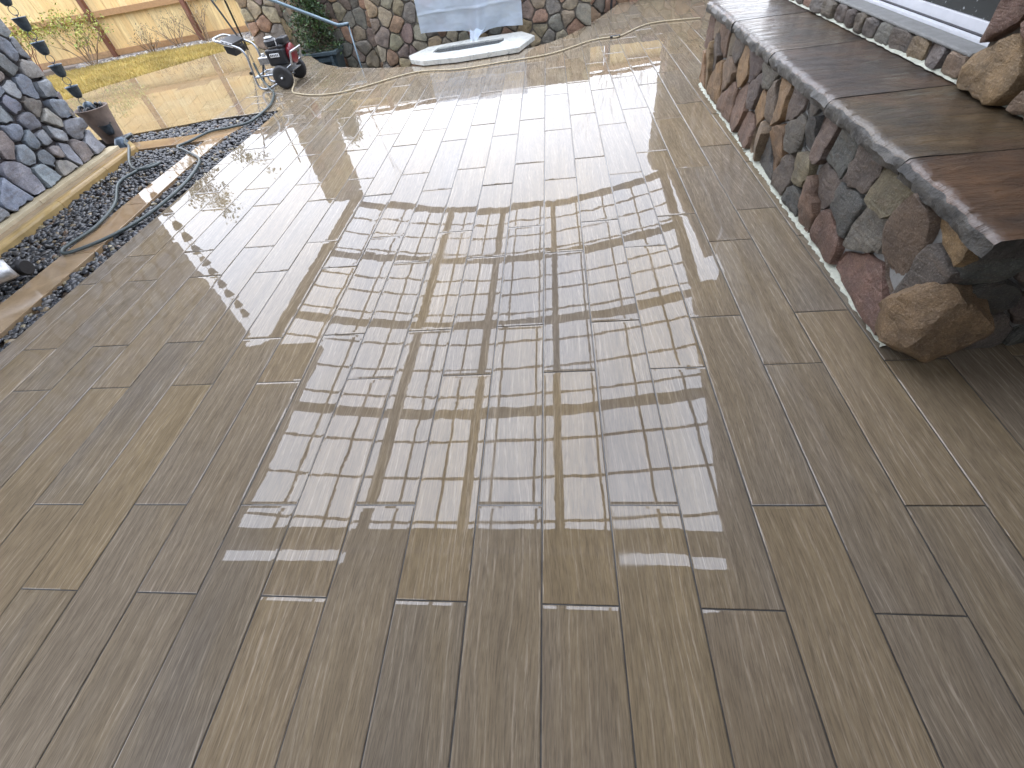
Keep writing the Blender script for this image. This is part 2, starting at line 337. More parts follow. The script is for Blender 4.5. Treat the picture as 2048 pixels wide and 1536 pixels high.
# patio: grout bed with every plank a part
base = MB().prism(PATIO, -.30, -.0032)
floor = struct(base.build('patio_floor', M['grout']))
struct(MB().prism([(-5.19,-9),(12,-9),(12,-1.405),(-3.205,-1.405),(-3.205,.29),(-5.19,.29)], -1.0, -.04).build('rear_lawn', M['ground']))  # unseen open garden assumed behind, so light reaches the near floor
def tile_mesh(name, poly):
    # pillowed top: inner polygon flat, rim slopes down
    cx = sum(p[0] for p in poly)/len(poly); cy = sum(p[1] for p in poly)/len(poly)
    rect = len(poly) == 4
    mb = MB(); n = len(poly)
    def ring(ix, iy, z, z2=None):
        z2 = z if z2 is None else z2
        o = []
        for x, y in poly:
            dx, dy = x-cx, y-cy
            if rect: o.append((x - math.copysign(ix, dx), y - math.copysign(iy, dy), z2 if dy > 0 else z))
            else:
                l = math.hypot(dx, dy) or 1; o.append((x-dx/l*min(ix*1.3, l*.3), y-dy/l*min(ix*1.3, l*.3), z))
        return o
    rs = [ring(0,0,-.012), ring(0,0,-.0016,-.0020), ring(.0012,.0016,-.0007,-.00135), ring(.0030,.0105,-.00006,-.00012), ring(.010,.024,0)]
    for r in rs: mb.v += r
    for i in range(len(rs)-1): mb.f += [(i*n+k, i*n+(k+1)%n, (i+1)*n+(k+1)%n, (i+1)*n+k) for k in range(n)]
    mb.f.append(tuple((len(rs)-1)*n+k for k in range(n))); mb.m = [0]*len(mb.f)
    return mb
FULL = None; count = 0
rt = random.Random(3)
for k in range(-18, 14):
    x0 = -.084 + k*TW; x1 = x0 + TW
    ph = .319 if k % 2 == 0 else .632
    for j in range(-3, 11):
        y0 = ph + j*TL; y1 = y0 + TL
        poly = clean(clip_rect(PATIO, x0+GAP/2, x1-GAP/2, y0+GAP/2, y1-GAP/2))
        if len(poly) < 3 or area(poly) < .004: continue
        if abs(area(poly)-(TW-GAP)*(TL-GAP)) < 1e-5:
            if FULL is None:
                h, l = (TW-GAP)/2, (TL-GAP)/2
                FULL = tile_mesh('plank', [(-h,-l),(h,-l),(h,l),(-h,l)]).mesh('plank', M['tile'])
            o = link('plank', FULL, floor, ((x0+x1)/2, (y0+y1)/2, 0))
        else:
            cx = (x0+x1)/2; cy = (y0+y1)/2
            me = tile_mesh('plank', [(x-cx, y-cy) for x, y in poly]).mesh('plank', M['tile'])
            o = link('plank', me, floor, (cx, cy, 0))
        o.rotation_euler = (rt.gauss(0, .0014), rt.gauss(0, .0013), rt.gauss(0, .0006))
        o.location.z += rt.uniform(-.0004, .0004)
        count += 1
print('planks', count)
# terrace of wet travertine squares
terr = struct(MB().prism(TERR, -.25, -.010).build('terrace', M['grout']))
ang = R(17); ca, sa = math.cos(ang), math.sin(ang)
def rot(p, s=1): return (p[0]*ca - s*p[1]*sa, s*p[0]*sa + p[1]*ca)
TR = [rot(p, -1) for p in TERR]; PS = .46
SQ = None
for i in range(-24, 10):
    for j in range(0, 40):
        x0 = i*PS + (j % 2)*.23; y0 = j*PS
        poly = clean(clip_rect(TR, x0+.002, x0+PS-.002, y0+.002, y0+PS-.002))
        if len(poly) < 3 or area(poly) < .004: continue
        c = (x0+PS/2, y0+PS/2); W = rot(c)
        if area(poly) > (PS-.004)**2-1e-5:
            if SQ is None: SQ = MB().prism([(-.228,-.228),(.228,-.228),(.228,.228),(-.228,.228)], -.03, 0).mesh('paver', M['trav2'])
            me = SQ
        else: me = MB().prism([(x-c[0], y-c[1]) for x, y in poly], -.03, 0).mesh('paver', M['trav2'])
        o = link('paver', me, terr, (W[0], W[1], -.004)); o.rotation_euler = (rt.gauss(0,.0012), rt.gauss(0,.0012), ang)
# travertine strip between the two gravel runs
strip = struct(MB().prism([(-3.63,.4),(-3.37,.4),(-3.385,2.0),(-3.53,4.9),(-3.53,5.02),(-3.79,4.98),(-3.73,4.75)], -.2, -.02).build('paving_strip', M['soil']))
def lerp(a, b, t): return tuple(a[i]+(b[i]-a[i])*t for i in range(len(a)))
SL = [(-3.62,.4),(-3.645,1.55),(-3.67,2.6),(-3.70,3.35),(-3.715,4.02),(-3.73,4.76)]
SR = [(-3.33,.4),(-3.36,1.55),(-3.40,2.6),(-3.46,3.35),(-3.51,4.02),(-3.535,4.78)]
for i in range(5):
    g = .0025
    a, b_, c, d = SL[i], SR[i], SR[i+1], SL[i+1]
    MB().prism([(a[0],a[1]+g),(b_[0],b_[1]+g),(c[0],c[1]-g),(d[0],d[1]-g)], -.05, -.001).build('slab', M['trav'], strip, bevel=.003)
MB().prism([(-4.50,4.71),(-4.12,4.735),(-4.10,4.985),(-4.76,4.955)], -.05, -.001).build('slab', M['trav'], strip, bevel=.003)
MB().prism([(-4.115,4.735),(-3.535,4.785),(-3.46,5.10),(-4.095,4.985)], -.05, -.002).build('slab', M['trav'], strip, bevel=.003)
# kerb, paving and coping beside the pillar
kerb = struct(MB().prism([(-4.20,.4),(-4.11,.4),(-4.33,2.66),(-4.50,4.68),(-5.2,4.95),(-5.2,.4)], -.2, -.005).build('kerb', M['soil']))
KL = [(-4.08,.4),(-4.17,1.55),(-4.27,2.6),(-4.375,3.45),(-4.45,4.15),(-4.50,4.70)]
for i in range(5):
    a, c = KL[i], KL[i+1]; g = .002
    m = MB(); prof = [(0,-.05),(0,.02),(-.008,.036),(-.025,.045),(-.06,.045),(-.06,-.05)]
    vs = []
    for (x, y) in ((a[0],a[1]+g),(c[0],c[1]-g)):
        for dx, z in prof: vs.append((x+dx, y, z))
    n = len(prof); m.add(vs, [(k,(k+1)%n,n+(k+1)%n,n+k) for k in range(n)]+[tuple(range(n)),tuple(range(n,2*n))]); m.build('kerb_stone', M['kerb'], kerb)
    MB().prism([(a[0]-.178,a[1]+g),(a[0]-.062,a[1]+g),(c[0]-.062,c[1]-g),(c[0]-.178,c[1]-g)], -.03, .034).build('slab', M['trav'], kerb)
    MB().prism([(a[0]-.30,a[1]+g),(a[0]-.184,a[1]+g),(c[0]-.184,c[1]-g),(c[0]-.30,c[1]-g)], -.03, .062).build('coping_stone', M['cream'], kerb, bevel=.004)
MB().prism([(-4.565,4.70),(-4.50,4.705),(-4.765,4.955),(-4.82,4.95)], -.05, .03).build('kerb_stone', M['kerb'], kerb)

# ------------------------------------------------------------------ loose pebbles, grass
def scatter_blobs(name, mat, polys, n, size, cols, zbase, layers, seed, label, cat):
    rr = random.Random(seed)
    bm = bmesh.new(); bmesh.ops.create_icosphere(bm, subdivisions=1, radius=1); tv = [v.co.copy() for v in bm.verts]; tf = [[v.index for v in f.verts] for f in bm.faces]; bm.free()
    bm = bmesh.new(); bmesh.ops.create_icosphere(bm, subdivisions=2, radius=1); tv2 = [v.co.copy() for v in bm.verts]; tf2 = [[v.index for v in f.verts] for f in bm.faces]; bm.free()
    V = []; F = []; Cc = []
    tot = sum(area(p) for p in polys)
    for p in polys:
        xs = [q[0] for q in p]; ys = [q[1] for q in p]; want = int(n*area(p)/tot); got = 0; tries = 0
        while got < want and tries < want*30:
            tries += 1
            x = rr.uniform(min(xs), max(xs)); y = rr.uniform(min(ys), max(ys))
            if not inside(p, x, y): continue
            got += 1; s = rr.uniform(*size); near = y < 3.6
            sx, sy, sz = s*rr.uniform(.9,1.5), s*rr.uniform(.7,1.0), s*rr.uniform(.45,.75)
            a = rr.uniform(0, 6.28); q = Matrix.Rotation(a, 3, 'Z') @ Matrix.Rotation(rr.gauss(0,.35), 3, 'X') @ Matrix.Rotation(rr.gauss(0,.35), 3, 'Y')
            z = zbase + rr.uniform(0, layers); o = len(V); c = rr.choice(cols); k = rr.uniform(.45, 1.1) if near is not None and size[1] < .03 else rr.uniform(.7, 1.3)
            T, TF = (tv2, tf2) if near else (tv, tf)
            ph = rr.uniform(0, 9)
            for t in T:
                w_ = 1 + .16*math.sin(3.1*t.x+ph)*math.cos(2.7*t.y-ph)
                V.append(tuple(q @ Vector((t.x*sx*w_, t.y*sy*w_, t.z*sz)) + Vector((x,y,z)))); Cc += [c[0]*k, c[1]*k, c[2]*k, 1]
            F += [tuple(i+o for i in f) for f in TF]
    me = bpy.data.meshes.new(name); me.from_pydata(V, [], F); me.materials.append(mat)
    at = me.attributes.new('col', 'FLOAT_COLOR', 'POINT'); at.data.foreach_set('color', Cc)
    me.polygons.foreach_set('use_smooth', [True]*len(me.polygons))
    o = link(name, me, None, (0,0,0)); return tag(o, label, cat, kind='stuff')
DK = [(.045,.048,.052),(.035,.037,.042),(.06,.06,.062),(.05,.052,.06),(.07,.068,.066),(.04,.045,.05),(.10,.095,.09),(.055,.05,.045)]
DK2 = DK*4 + [(.26,.19,.10),(.30,.25,.15),(.16,.10,.06)]
BED = [(-4.09,.5),(-3.64,.5),(-3.665,1.55),(-3.69,2.6),(-3.72,3.35),(-3.735,4.02),(-3.745,4.74),(-4.10,4.71),(-4.49,4.68),(-4.44,4.15),(-4.365,3.45),(-4.26,2.6),(-4.16,1.55)]
RUN = [(-3.325,.5),(-3.205,.5),(-3.205,5.51),(-4.02,5.44),(-5.02,5.22),(-4.77,4.97),(-4.10,5.00),(-3.47,5.11),(-3.53,4.78),(-3.50,4.02),(-3.45,3.35),(-3.39,2.6),(-3.35,1.55)]
struct(MB().prism([(-4.6,.3),(-3.2,.3),(-3.2,5.53),(-5.08,5.26),(-5.1,4.9),(-4.52,4.69)], -.3, -.045).build('gravel_base', M['soil']))
scatter_blobs('gravel', M['pebble'], [BED, RUN], 5200, (.014,.027), DK2, -.032, .018, 5, 'glossy dark river pebbles filling the drainage runs beside the plank floor', 'gravel')
CH = [(-9.8,10.25),(-9.1,10.5),(-7.5,11.0),(-6.3,11.25),(-5.0,11.4),(-4.6,10.5),(-5.0,9.9),(-5.62,10.06),(-6.1,10.5),(-7.0,10.75),(-8.2,10.6),(-9.5,9.9)]
scatter_blobs('pale_pebbles', M['chip'], [CH], 5200, (.02,.042), [(.40,.37,.33),(.30,.28,.26),(.50,.46,.40),(.22,.20,.19),(.35,.28,.2),(.14,.13,.13)], -.03, .02, 8, 'pale mixed pebbles along the foot of the cedar fence', 'pebbles')
rg = random.Random(12)
GP = [(-7.95,6.4),(-7.70,7.38),(-7.48,7.94),(-6.98,8.6),(-6.3,9.42),(-5.64,10.03),(-6.1,10.48),(-7.0,10.72),(-8.2,10.55),(-9.4,9.9),(-10.5,8.6),(-10.5,6.4)]
V = []; F = []; Cc = []
GC = [(.66,.47,.13),(.58,.43,.11),(.70,.54,.20),(.50,.41,.10),(.62,.42,.12)]
while len(V) < 3*60000:
    x = rg.uniform(-10.5,-5.6); y = rg.uniform(6.4,10.75)
    if not inside(GP, x, y): continue
    a = rg.uniform(0,6.28); wd = rg.uniform(.004,.008); h = rg.uniform(.03,.065); b = rg.uniform(0,6.28); ln = rg.uniform(.0,.045)
    o = len(V); V += [(x-math.cos(a)*wd,y-math.sin(a)*wd,-.035),(x+math.cos(a)*wd,y+math.sin(a)*wd,-.035),(x+math.cos(b)*ln,y+math.sin(b)*ln,-.035+h)]
    c = rg.choice(GC); k = rg.uniform(.75,1.2) * (.85+.3*mnoise.noise((x*1.7,y*1.7,0)))
    Cc += [c[0]*k,c[1]*k,c[2]*k,1]*3; F.append((o,o+1,o+2))
me = bpy.data.meshes.new('lawn'); me.from_pydata(V, [], F); me.materials.append(M['grass']); at = me.attributes.new('col','FLOAT_COLOR','POINT'); at.data.foreach_set('color', Cc)
tag(link('lawn', me, None, (0,0,0)), 'straw-yellow dormant lawn between the terrace and the fence', 'grass', kind='stuff')

# ------------------------------------------------------------------ stone facing
CLR = dict(TAN=(.31,.205,.105), TAN2=(.25,.19,.12), ORG=(.30,.19,.10), RED=(.205,.122,.088), PUR=(.132,.107,.094), PUG=(.155,.132,.115), GRY=(.165,.155,.135), DGR=(.11,.11,.102), OLV=(.21,.18,.115), GRB=(.18,.14,.11),
           BL1=(.32,.37,.44), BL2=(.38,.415,.46), BL3=(.30,.275,.265), BL4=(.25,.27,.31), BL5=(.38,.37,.355),
           P1=(.40,.35,.24), P2=(.33,.29,.21), P3=(.36,.23,.15), P4=(.26,.20,.165), P5=(.42,.33,.20), P6=(.24,.225,.19))
def stone_mb(poly, fmap, depth, rs, step=.035, jag=.006):
    n = len(poly); pts = []
    per = sum(math.hypot(poly[i][0]-poly[i-1][0], poly[i][1]-poly[i-1][1]) for i in range(n))
    N = max(8, min(22, int(per/step)))
    # resample the outline, then soften its corners
    seg = []; acc = 0
    for i in range(n):
        a = poly[i]; b = poly[(i+1)%n]; l = math.hypot(b[0]-a[0], b[1]-a[1]); seg.append((acc, l, a, b)); acc += l
    for k in range(N):
        d = acc*k/N
        for (s0, l, a, b) in seg:
            if s0 <= d <= s0+l+1e-9 and l > 1e-9:
                t = (d-s0)/l; pts.append((a[0]+(b[0]-a[0])*t, a[1]+(b[1]-a[1])*t)); break
    N = len(pts)
    pts = [((pts[i-1][0]+7*pts[i][0]+pts[(i+1)%N][0])/9, (pts[i-1][1]+7*pts[i][1]+pts[(i+1)%N][1])/9) for i in range(N)]
    pts = [(p[0]+rs.gauss(0,jag*.5), p[1]+rs.gauss(0,jag*.5)) for p in pts]
    cx = sum(p[0] for p in pts)/N; cy = sum(p[1] for p in pts)/N
    mb = MB(); tu, tv = rs.gauss(0,.10), rs.gauss(0,.10)
    rings = [(1.0, -.02), (1.0+rs.uniform(-.01,.01), depth*.55), (.97, depth*.90), (.88, depth*1.0), (.5, depth*1.03)]
    sd = rs.uniform(0, 99)
    for sc, d in rings:
        for (x, y) in pts:
            px = cx+(x-cx)*sc; py = cy+(y-cy)*sc; dd = d
            if d > depth*.7: dd += (px-cx)*tu + (py-cy)*tv + depth*.38*mnoise.noise((px*13+sd, py*13, sd)) + depth*.15*mnoise.noise((px*37, py*37+sd, sd))
            mb.v.append(tuple(fmap(px, py, dd)))
    mb.v.append(tuple(fmap(cx, cy, depth*(1.08+.3*rs.uniform(-1,1)))))
    for i in range(len(rings)-1): mb.f += [(i*N+k, i*N+(k+1)%N, (i+1)*N+(k+1)%N, (i+1)*N+k) for k in range(N)]
    q = (len(rings)-1)*N; mb.f += [(q+k, q+(k+1)%N, len(mb.v)-1) for k in range(N)]; mb.m = [0]*len(mb.f)
    return mb
def face_stones(parent, seeds, bound, fmap, mat, gap=.022, depth=.05, seed=1, name='stone', jag=.006, dv=(.7, 1.3)):
    rs = random.Random(seed)
    for i, (c, u, v) in enumerate(seeds):
        poly = list(bound)
        for j, (c2, u2, v2) in enumerate(seeds):
            if i == j: continue
            dx, dy = u2-u, v2-v; l = math.hypot(dx, dy)
            if l > 1.3 or l < 1e-6: continue
            poly = clip_half(poly, dx/l, dy/l, (dx*(u+u2)+dy*(v+v2))/2/l - gap/2)
            if len(poly) < 3: break
        poly = clean(poly, .004)
        if len(poly) < 3 or area(poly) < .0012: continue
        col = CLR[c]; k = rs.uniform(.95, 1.35)
        mb = stone_mb(poly, fmap, depth*rs.uniform(*dv), rs, jag=jag)
        o = mb.build(name, mat, parent, smooth=True, color=tuple(x*k*rs.uniform(.95,1.05) for x in col)); o.data.set_sharp_from_angle(angle=R(48))
def rand_seeds(rs, u0, u1, v0, v1, d, cols):
    out = []; t = 0
    while t < 900:
        t += 1; u = rs.uniform(u0, u1); v = rs.uniform(v0, v1); dd = d*rs.uniform(.75,1.25)
        if all(math.hypot(u-a, (v-b)*1.1) > dd for _, a, b in out): out.append((rs.choice(cols), u, v)); t = max(0, t-60)
    return out
def rect(a, b, c, d): return [(a,c),(b,c),(b,d),(a,d)]

# --- low stone bench on the right
bench = thing('stone_bench', 'long low bench wall of tumbled field stones capped with wet brown flagstones', 'bench', (1.6,3.0,0))
MB().prism([(1.345,1.32),(1.86,1.32),(1.86,4.84),(1.385,4.84)], -.02, .525).build('core', M['mortar'], bench)
BS = [('TAN2',4.61,.48),('RED',4.32,.46),('OLV',4.11,.47),('PUR',3.94,.50),('ORG',3.74,.40),('PUR',3.54,.47),('GRY',3.24,.46),('TAN',4.62,.25),('PUR',4.44,.32),('TAN2',4.03,.28),('TAN',4.31,.17),('RED',3.92,.13),('RED',3.61,.19),('PUR',3.42,.31),('TAN',3.27,.28),('GRB',3.12,.36),('ORG',2.97,.42),('PUG',2.79,.46),('RED',3.38,.11),('TAN2',3.13,.14),('ORG',2.82,.20),('PUG',2.67,.34),('DGR',2.52,.39),('GRB',2.38,.44),('DGR',2.18,.42),('PUR',2.63,.13),('OLV',2.48,.21),('GRY',2.60,.50),('DGR',2.93,.07),('RED',2.28,.14),('PUR',2.19,.26),('PUR',1.98,.42),('DGR',1.97,.27),('OLV',1.77,.44),('RED',2.03,.11),('DGR',2.45,.06),('GRY',1.77,.27),('GRB',1.54,.35),('RED',1.68,.10),('PUR',1.36,.36),('TAN',1.335,.46),('TAN',4.80,.12),('RED',4.78,.4)]
face_stones(bench, BS, rect(1.29,4.86,.015,.525), lambda u, v, d: (1.346+.011*(u-1.3)-d, u, v), M['stone'], .013, .030, 4, jag=.011, dv=(.6, 1.35))
# the projecting corner rock
rs = random.Random(5); mb = MB(); bm = bmesh.new(); bmesh.ops.create_icosphere(bm, subdivisions=4, radius=1)
PLN = [(Vector(a).normalized(), d) for a, d in (((-1,.15,.1),.86),((-.25,-1,.12),.80),((.2,.25,1),.86),((-.35,.75,.75),.88),((-.75,-.45,.55),.95),((.35,-.6,.8),.9),((-.6,-.2,-.9),.9),((.1,-.9,-.6),.92),((-.85,.6,-.2),.93),((1,-.3,.2),.9),((-.1,.2,-1),.9),((0,1,0),.95))]
for v in bm.verts:
    c = v.co.copy(); t = min([d/max(1e-3, c.dot(n_)) for n_, d in PLN if c.dot(n_) > .05]); t = min(t, 1.25)*.97
    k = t*(1 + .05*mnoise.noise(c*2.6+Vector((4,1,2))) + .030*mnoise.noise(c*7.5) + .022*mnoise.noise(c*15) + .012*mnoise.noise(c*33))
    q = Vector((c.x*.150*k, c.y*.155*k, c.z*.172*k)); q = Matrix.Rotation(.25,3,'Z') @ Matrix.Rotation(-.16,3,'X') @ q
    v.co = q + Vector((1.385,1.305,.168))
mb.v = [tuple(v.co) for v in bm.verts]; mb.f = [tuple(x.index for x in f.verts) for f in bm.faces]; mb.m = [0]*len(mb.f); bm.free()
o = mb.build('corner_stone', M['stone'], bench, smooth=True, color=(.29,.195,.105)); o.data.set_sharp_from_angle(angle=R(24)); o['label'] = 'big tan rock projecting at the near corner of the bench'
# near end of the bench
ES = [('DGR',1.44,.44),('GRB',1.62,.41),('DGR',1.80,.43),('DGR',1.50,.24),('PUG',1.75,.20),('GRY',1.62,.07),('DGR',1.82,.06)]
face_stones(bench, ES, rect(1.345,1.88,.015,.52), lambda u, v, d: (u, 1.322-d, v), M['stone'], .014, .035, 6)
# foam strip along the foot
pts = []; rs = random.Random(2); m = MB(); y = 1.32; vs = []; n = 0
while y < 4.8:
    xb = 1.352+.011*(y-1.3); vs += [(xb-.036-rs.uniform(0,.016), y, .0015), (xb-.030-rs.uniform(0,.014), y, .008+rs.uniform(0,.010)), (xb+.03, y, .028)]; n += 1; y += .022
m.add(vs, [(i*3+k, i*3+k+1, i*3+k+4, i*3+k+3) for i in range(n-1) for k in range(2)]); m.build('foam_strip', M['caulk'], bench, smooth=True)
# cap slabs with rough rounded front edges
CJ = [(1.195,1.20),(1.735,1.735),(2.40,2.42),(3.235,3.27),(4.09,4.11),(4.90,4.92)]
CC = [(.098,.056,.030),(.095,.068,.035),(.074,.052,.038),(.09,.065,.042),(.095,.072,.056)]
for i in range(5):
    rs = random.Random(40+i); (f0, b0), (f1, b1) = CJ[i], CJ[i+1]; g = .004; m = MB(); n = max(10, int((f1-f0)/.018)); vs = []
    prof = [(.10,.512),(.006,.512),(-.006,.522),(-.009,.545),(-.001,.565),(.012,.577),(.045,.5795),(.25,.579),(.56,.578)]
    P = len(prof)
    for k in range(n+1):
        t = k/n
        yf = f0+g+(f1-f0-2*g)*t; yb = b0+g+(b1-b0-2*g)*t
        edge = .012*mnoise.noise((yf*5, i*3.0, 1)) + .008*mnoise.noise((yf*17, i, 4))
        for q, (dx, z) in enumerate(prof):
            s = dx/.56; rough = (.011*mnoise.noise((yf*9, q*.8, i)) + .008*mnoise.noise((yf*23, q*1.3, i)) + .004*mnoise.noise((yf*50, q*2.3, i))) if 1 <= q <= 5 else .0
            top = .004*mnoise.noise((yf*7, dx*9, i+20)) if q >= 6 else 0
            x = 1.292 + .012*(yf-1.3) + dx + (edge if q < 7 else 0) + (rough if q < 6 else 0)
            vs.append((x, yf+(yb-yf)*max(0, s), z + rough*.35 + top - (0.012 if i == 0 else 0)*(1-t)))
    fs = [(k*P+q, k*P+q+1, (k+1)*P+q+1, (k+1)*P+q) for k in range(n) for q in range(P-1)]
    fs += [tuple(range(P-1,-1,-1)), tuple(n*P+q for q in range(P))]
    m.add(vs, fs); m.m = [1 if (k < n*(P-1) and k % (P-1) < 4) or k >= n*(P-1) else 0 for k in range(len(fs))]
    o = m.build('cap_slab', [M['stone3'], M['capedge']], bench, smooth=True, color=CC[i]); o.data.set_sharp_from_angle(angle=R(50))

# --- house: right-hand wall with window, porch roof, unseen rear shade wall
house = thing('house', 'house with stone faced window wall and dark soffit porch roof around the patio', 'house', (2.6,0,0))
MB().prism([(1.875,1.2),(2.5,1.2),(2.5,4.95),(1.875,4.95)], -.3, .672).build('lower_wall', M['mortar'], house)
MB().box((2.12,2.42,.672),(2.5,4.95,2.6)).build('upper_wall', M['stucco'], house)
rs = random.Random(31); seeds = []; y = 2.50
while y < 4.95:
    seeds.append((rs.choice(['TAN2','PUG','OLV','PUR','GRB','GRY','RED']), y, .625+rs.uniform(-.01,.01))); y += rs.uniform(.11,.20)
face_stones(house, seeds, rect(2.43,4.95,.588,.675), lambda u, v, d: (1.872-d, u, v), M['stone'], .016, .030, 9)
m = MB(); rs = random.Random(6); vs = []; n = 0; y = 1.3
while y < 4.9:
    vs += [(1.838+rs.uniform(-.006,.006), y, .5835), (1.848+rs.uniform(-.005,.005), y, .589+rs.uniform(-.003,.004)), (1.872, y, .596)]; n += 1; y += .03
m.add(vs, [(i*3+k, i*3+k+1, i*3+k+4, i*3+k+3) for i in range(n-1) for k in range(2)]).build('caulk_line', M['caulk'], house, smooth=True)
MB().box((1.85,2.44,.674),(2.06,4.9,.690)).build('sill', M['mortar'], house, bevel=.006)
win = MB().box((1.945,2.44,.690),(1.975,4.9,.704)).build('window', M['frame'], house, bevel=.002)
MB().box((1.978,2.44,.690),(1.995,4.9,.706)).build('track', M['dgap'], win)
MB().box((1.998,2.44,.690),(2.030,4.9,.748)).build('bottom_rail', M['frame'], win, bevel=.003)
MB().box((2.008,2.44,.749),(2.022,4.9,1.95)).build('pane', M['glass'], win)
MB().box((1.998,2.44,1.951),(2.030,4.9,2.02)).build('top_rail', M['frame'], win, bevel=.003)
MB().box((1.998,4.902,.690),(2.066,4.99,2.02)).build('jamb', M['frame'], win, bevel=.003)
MB().box((1.86,.3,-.02),(2.5,2.39,2.6)).build('pier_core', M['mortar3'], house)
PSD = [('TAN',2.20,.69),('RED',2.36,.90),('RED',2.10,.86),('TAN2',1.93,.60),('GRY',1.92,.76),('TAN',2.30,1.12),('PUR',2.05,1.10),('OLV',1.80,.92),('RED',1.62,.70),('TAN',1.55,1.0),('DGR',2.25,1.38),('TAN2',1.95,1.36),('RED',1.65,1.3),('ORG',2.2,1.65),('PUR',1.85,1.7),('TAN',2.1,1.95),('GRB',1.7,2.0),('DGR',1.45,.62),('PUG',1.42,.45),('DGR',1.35,.8),('GRB',1.3,1.2)]
face_stones(house, PSD, rect(1.22,2.40,.588,2.2), lambda u, v, d: (1.852-d, u, v), M['stone'], .030, .055, 10, jag=.009)
# roof sheets over the porch
rz = 2.70
def slab(poly, name='soffit', z0=rz, z1=rz+.16): MB().prism(poly, z0, z1).build(name, M['soffit'], house)
slab([(-9,-.9),(4.5,-.9),(4.5,1.26),(-9,1.26)], 'porch_soffit')  # unseen rear edge set short, opening the back to light the near floor
slab([(-9,1.265),(-3.62,1.265),(-3.62,4.42),(-9,4.42)], 'side_soffit')
slab([(1.44,1.265),(4.5,1.265),(4.5,5.35),(1.95,5.35)], 'end_soffit', rz-.002)
slab([(-2.2,1.265),(.45,1.265),(.45,1.36),(-2.2,1.36)], 'gap_filler')  # added filler board, blocks the sky gap in the middle of the floor reflection
MB().prism([(2.03,5.36),(5,5.36),(5,8.9),(2.03,8.9)], 2.225, 2.30).build('eave_board', M['soffit'], house)
MB().add([(-9,-.9,rz+.165),(4.5,-.9,rz+.165),(4.5,1.26,rz+.165),(-9,1.26,rz+.165),(-9,.18,rz+.75),(4.5,.18,rz+.75)], [(0,1,2,3),(2,3,4,5),(0,1,5,4),(0,3,4),(1,2,5)]).build('roof', M['roof'], house)
MB().box((-1.2,-1.6,-.3),(4.5,-1.41,rz-.003)).build('rear_shade_wall', M['stucco'], house)  # unseen wall, its width set to keep light off the bench end
d = MB().box((1.0,-1.408,.02),(1.85,-1.37,2.1)).build('door', M['frame'], house); MB().box((1.1,-1.368,.15),(1.75,-1.36,2.0)).build('pane', M['glass'], d)
MB().box((2.5,-1.4,-.3),(2.7,1.19,rz-.003)).build('side_wall', M['stucco'], house)
for x in (-6.2,-3.3): MB().box((x-.1,-.85,-.05),(x+.1,-.65,rz-.003)).build('porch_post', M['beam'], house)

# --- stone pillar on the left
pil = thing('stone_pillar', 'stout pillar of blue-grey ledge stones with flared foot beside the dark gravel', 'pillar', (-5.2,3.6,0))
PX = lambda y: -4.655 - .105*(y-3.05)
MB().add([(PX(1.6)-.02,1.6,.03),(PX(4.62)-.02,4.60,.03),(-6.0,4.60,.03),(-6.0,1.6,.03),(PX(1.6)-.02,1.6,rz-.01),(PX(4.62)-.02,4.60,rz-.01),(-6.0,4.60,rz-.01),(-6.0,1.6,rz-.01)], [(0,1,2,3),(4,5,6,7),(0,1,5,4),(1,2,6,5),(2,3,7,6),(3,0,4,7)]).build('core', M['mortar2'], pil)
PSEED = [(4.02,.43),(4.06,.58),(4.23,.60),(4.26,.46),(4.43,.53),(4.25,.29),(4.5,.4),(4.66,.45),(4.42,.28),(3.97,.28),(4.11,.18),(4.25,.2),(4.37,.16),(4.18,.06),(3.98,.09),(3.73,.16),(3.5,.09),(4.64,.25),(4.51,.1),(4.70,.09),(3.86,.40),(4.1,.33),(4.71,1.08),(4.62,.94),(4.48,.86),(4.33,.80),(4.35,.70),(4.72,.76),(4.51,.66),(4.70,.60),(4.2,.74),(4.79,.90)]
BC = ['BL1','BL2','BL1','BL4','BL3','BL2','BL5']
rs = random.Random(77)
ps = [(BC[i % 7], y*.962, (z-1.4)*.962+1.4+.012) for i, (y, z) in enumerate(PSEED)]
ps += [s for s in rand_seeds(rs, 1.7, 3.75, .1, 2.6, .19, BC) if all(math.hypot(s[1]-q[1], s[2]-q[2]) > .15 for q in ps)]
ps += [s for s in rand_seeds(rs, 3.6, 4.6, .95, 2.6, .19, BC) if all(math.hypot(s[1]-q[1], s[2]-q[2]) > .15 for q in ps)]
face_stones(pil, ps, rect(1.62,4.62,.075,2.66), lambda u, v, d: (PX(u)-.01+.05*math.exp(-max(0,v-.07)/.10)+d, u, v), M['stone2'], .022, .034, 12, jag=.009)
ps2 = rand_seeds(rs, -5.95, -4.85, .1, 2.6, .2, BC)
face_stones(pil, ps2, rect(-5.98,-4.81,.03,2.66), lambda u, v, d: (u, 4.592+d*.6, v), M['stone2'], .03, .035, 13)

# --- two stone columns that carry the pergola
def column(x0, x1, y0, y1, top, label, sd, cols, floor=-1.0):
    c = thing('stone_column', label, 'column', ((x0+x1)/2, (y0+y1)/2, floor), 'stone columns under the pergola')
    MB().box((x0,y0,floor),(x1,y1,top)).build('core', M['mortar3'], c)
    rs = random.Random(sd)
    face_stones(c, rand_seeds(rs, x0, x1, -.25, top, .20, cols), rect(x0-.01,x1+.01,-.35,top-.01), lambda u, v, d: (u, y0-d, v), M['stonef'], .015, .032, sd)
    face_stones(c, rand_seeds(rs, y0, y1, -.25, top, .20, cols), rect(y0,y1,-.35,top-.01), lambda u, v, d: (x1+d, u, v), M['stonef'], .015, .032, sd+1)
    face_stones(c, rand_seeds(rs, y0, y1, -.25, top, .22, cols), rect(y0,y1,-.35,top-.01), lambda u, v, d: (x0-d, u, v), M['stonef'], .015, .032, sd+2)
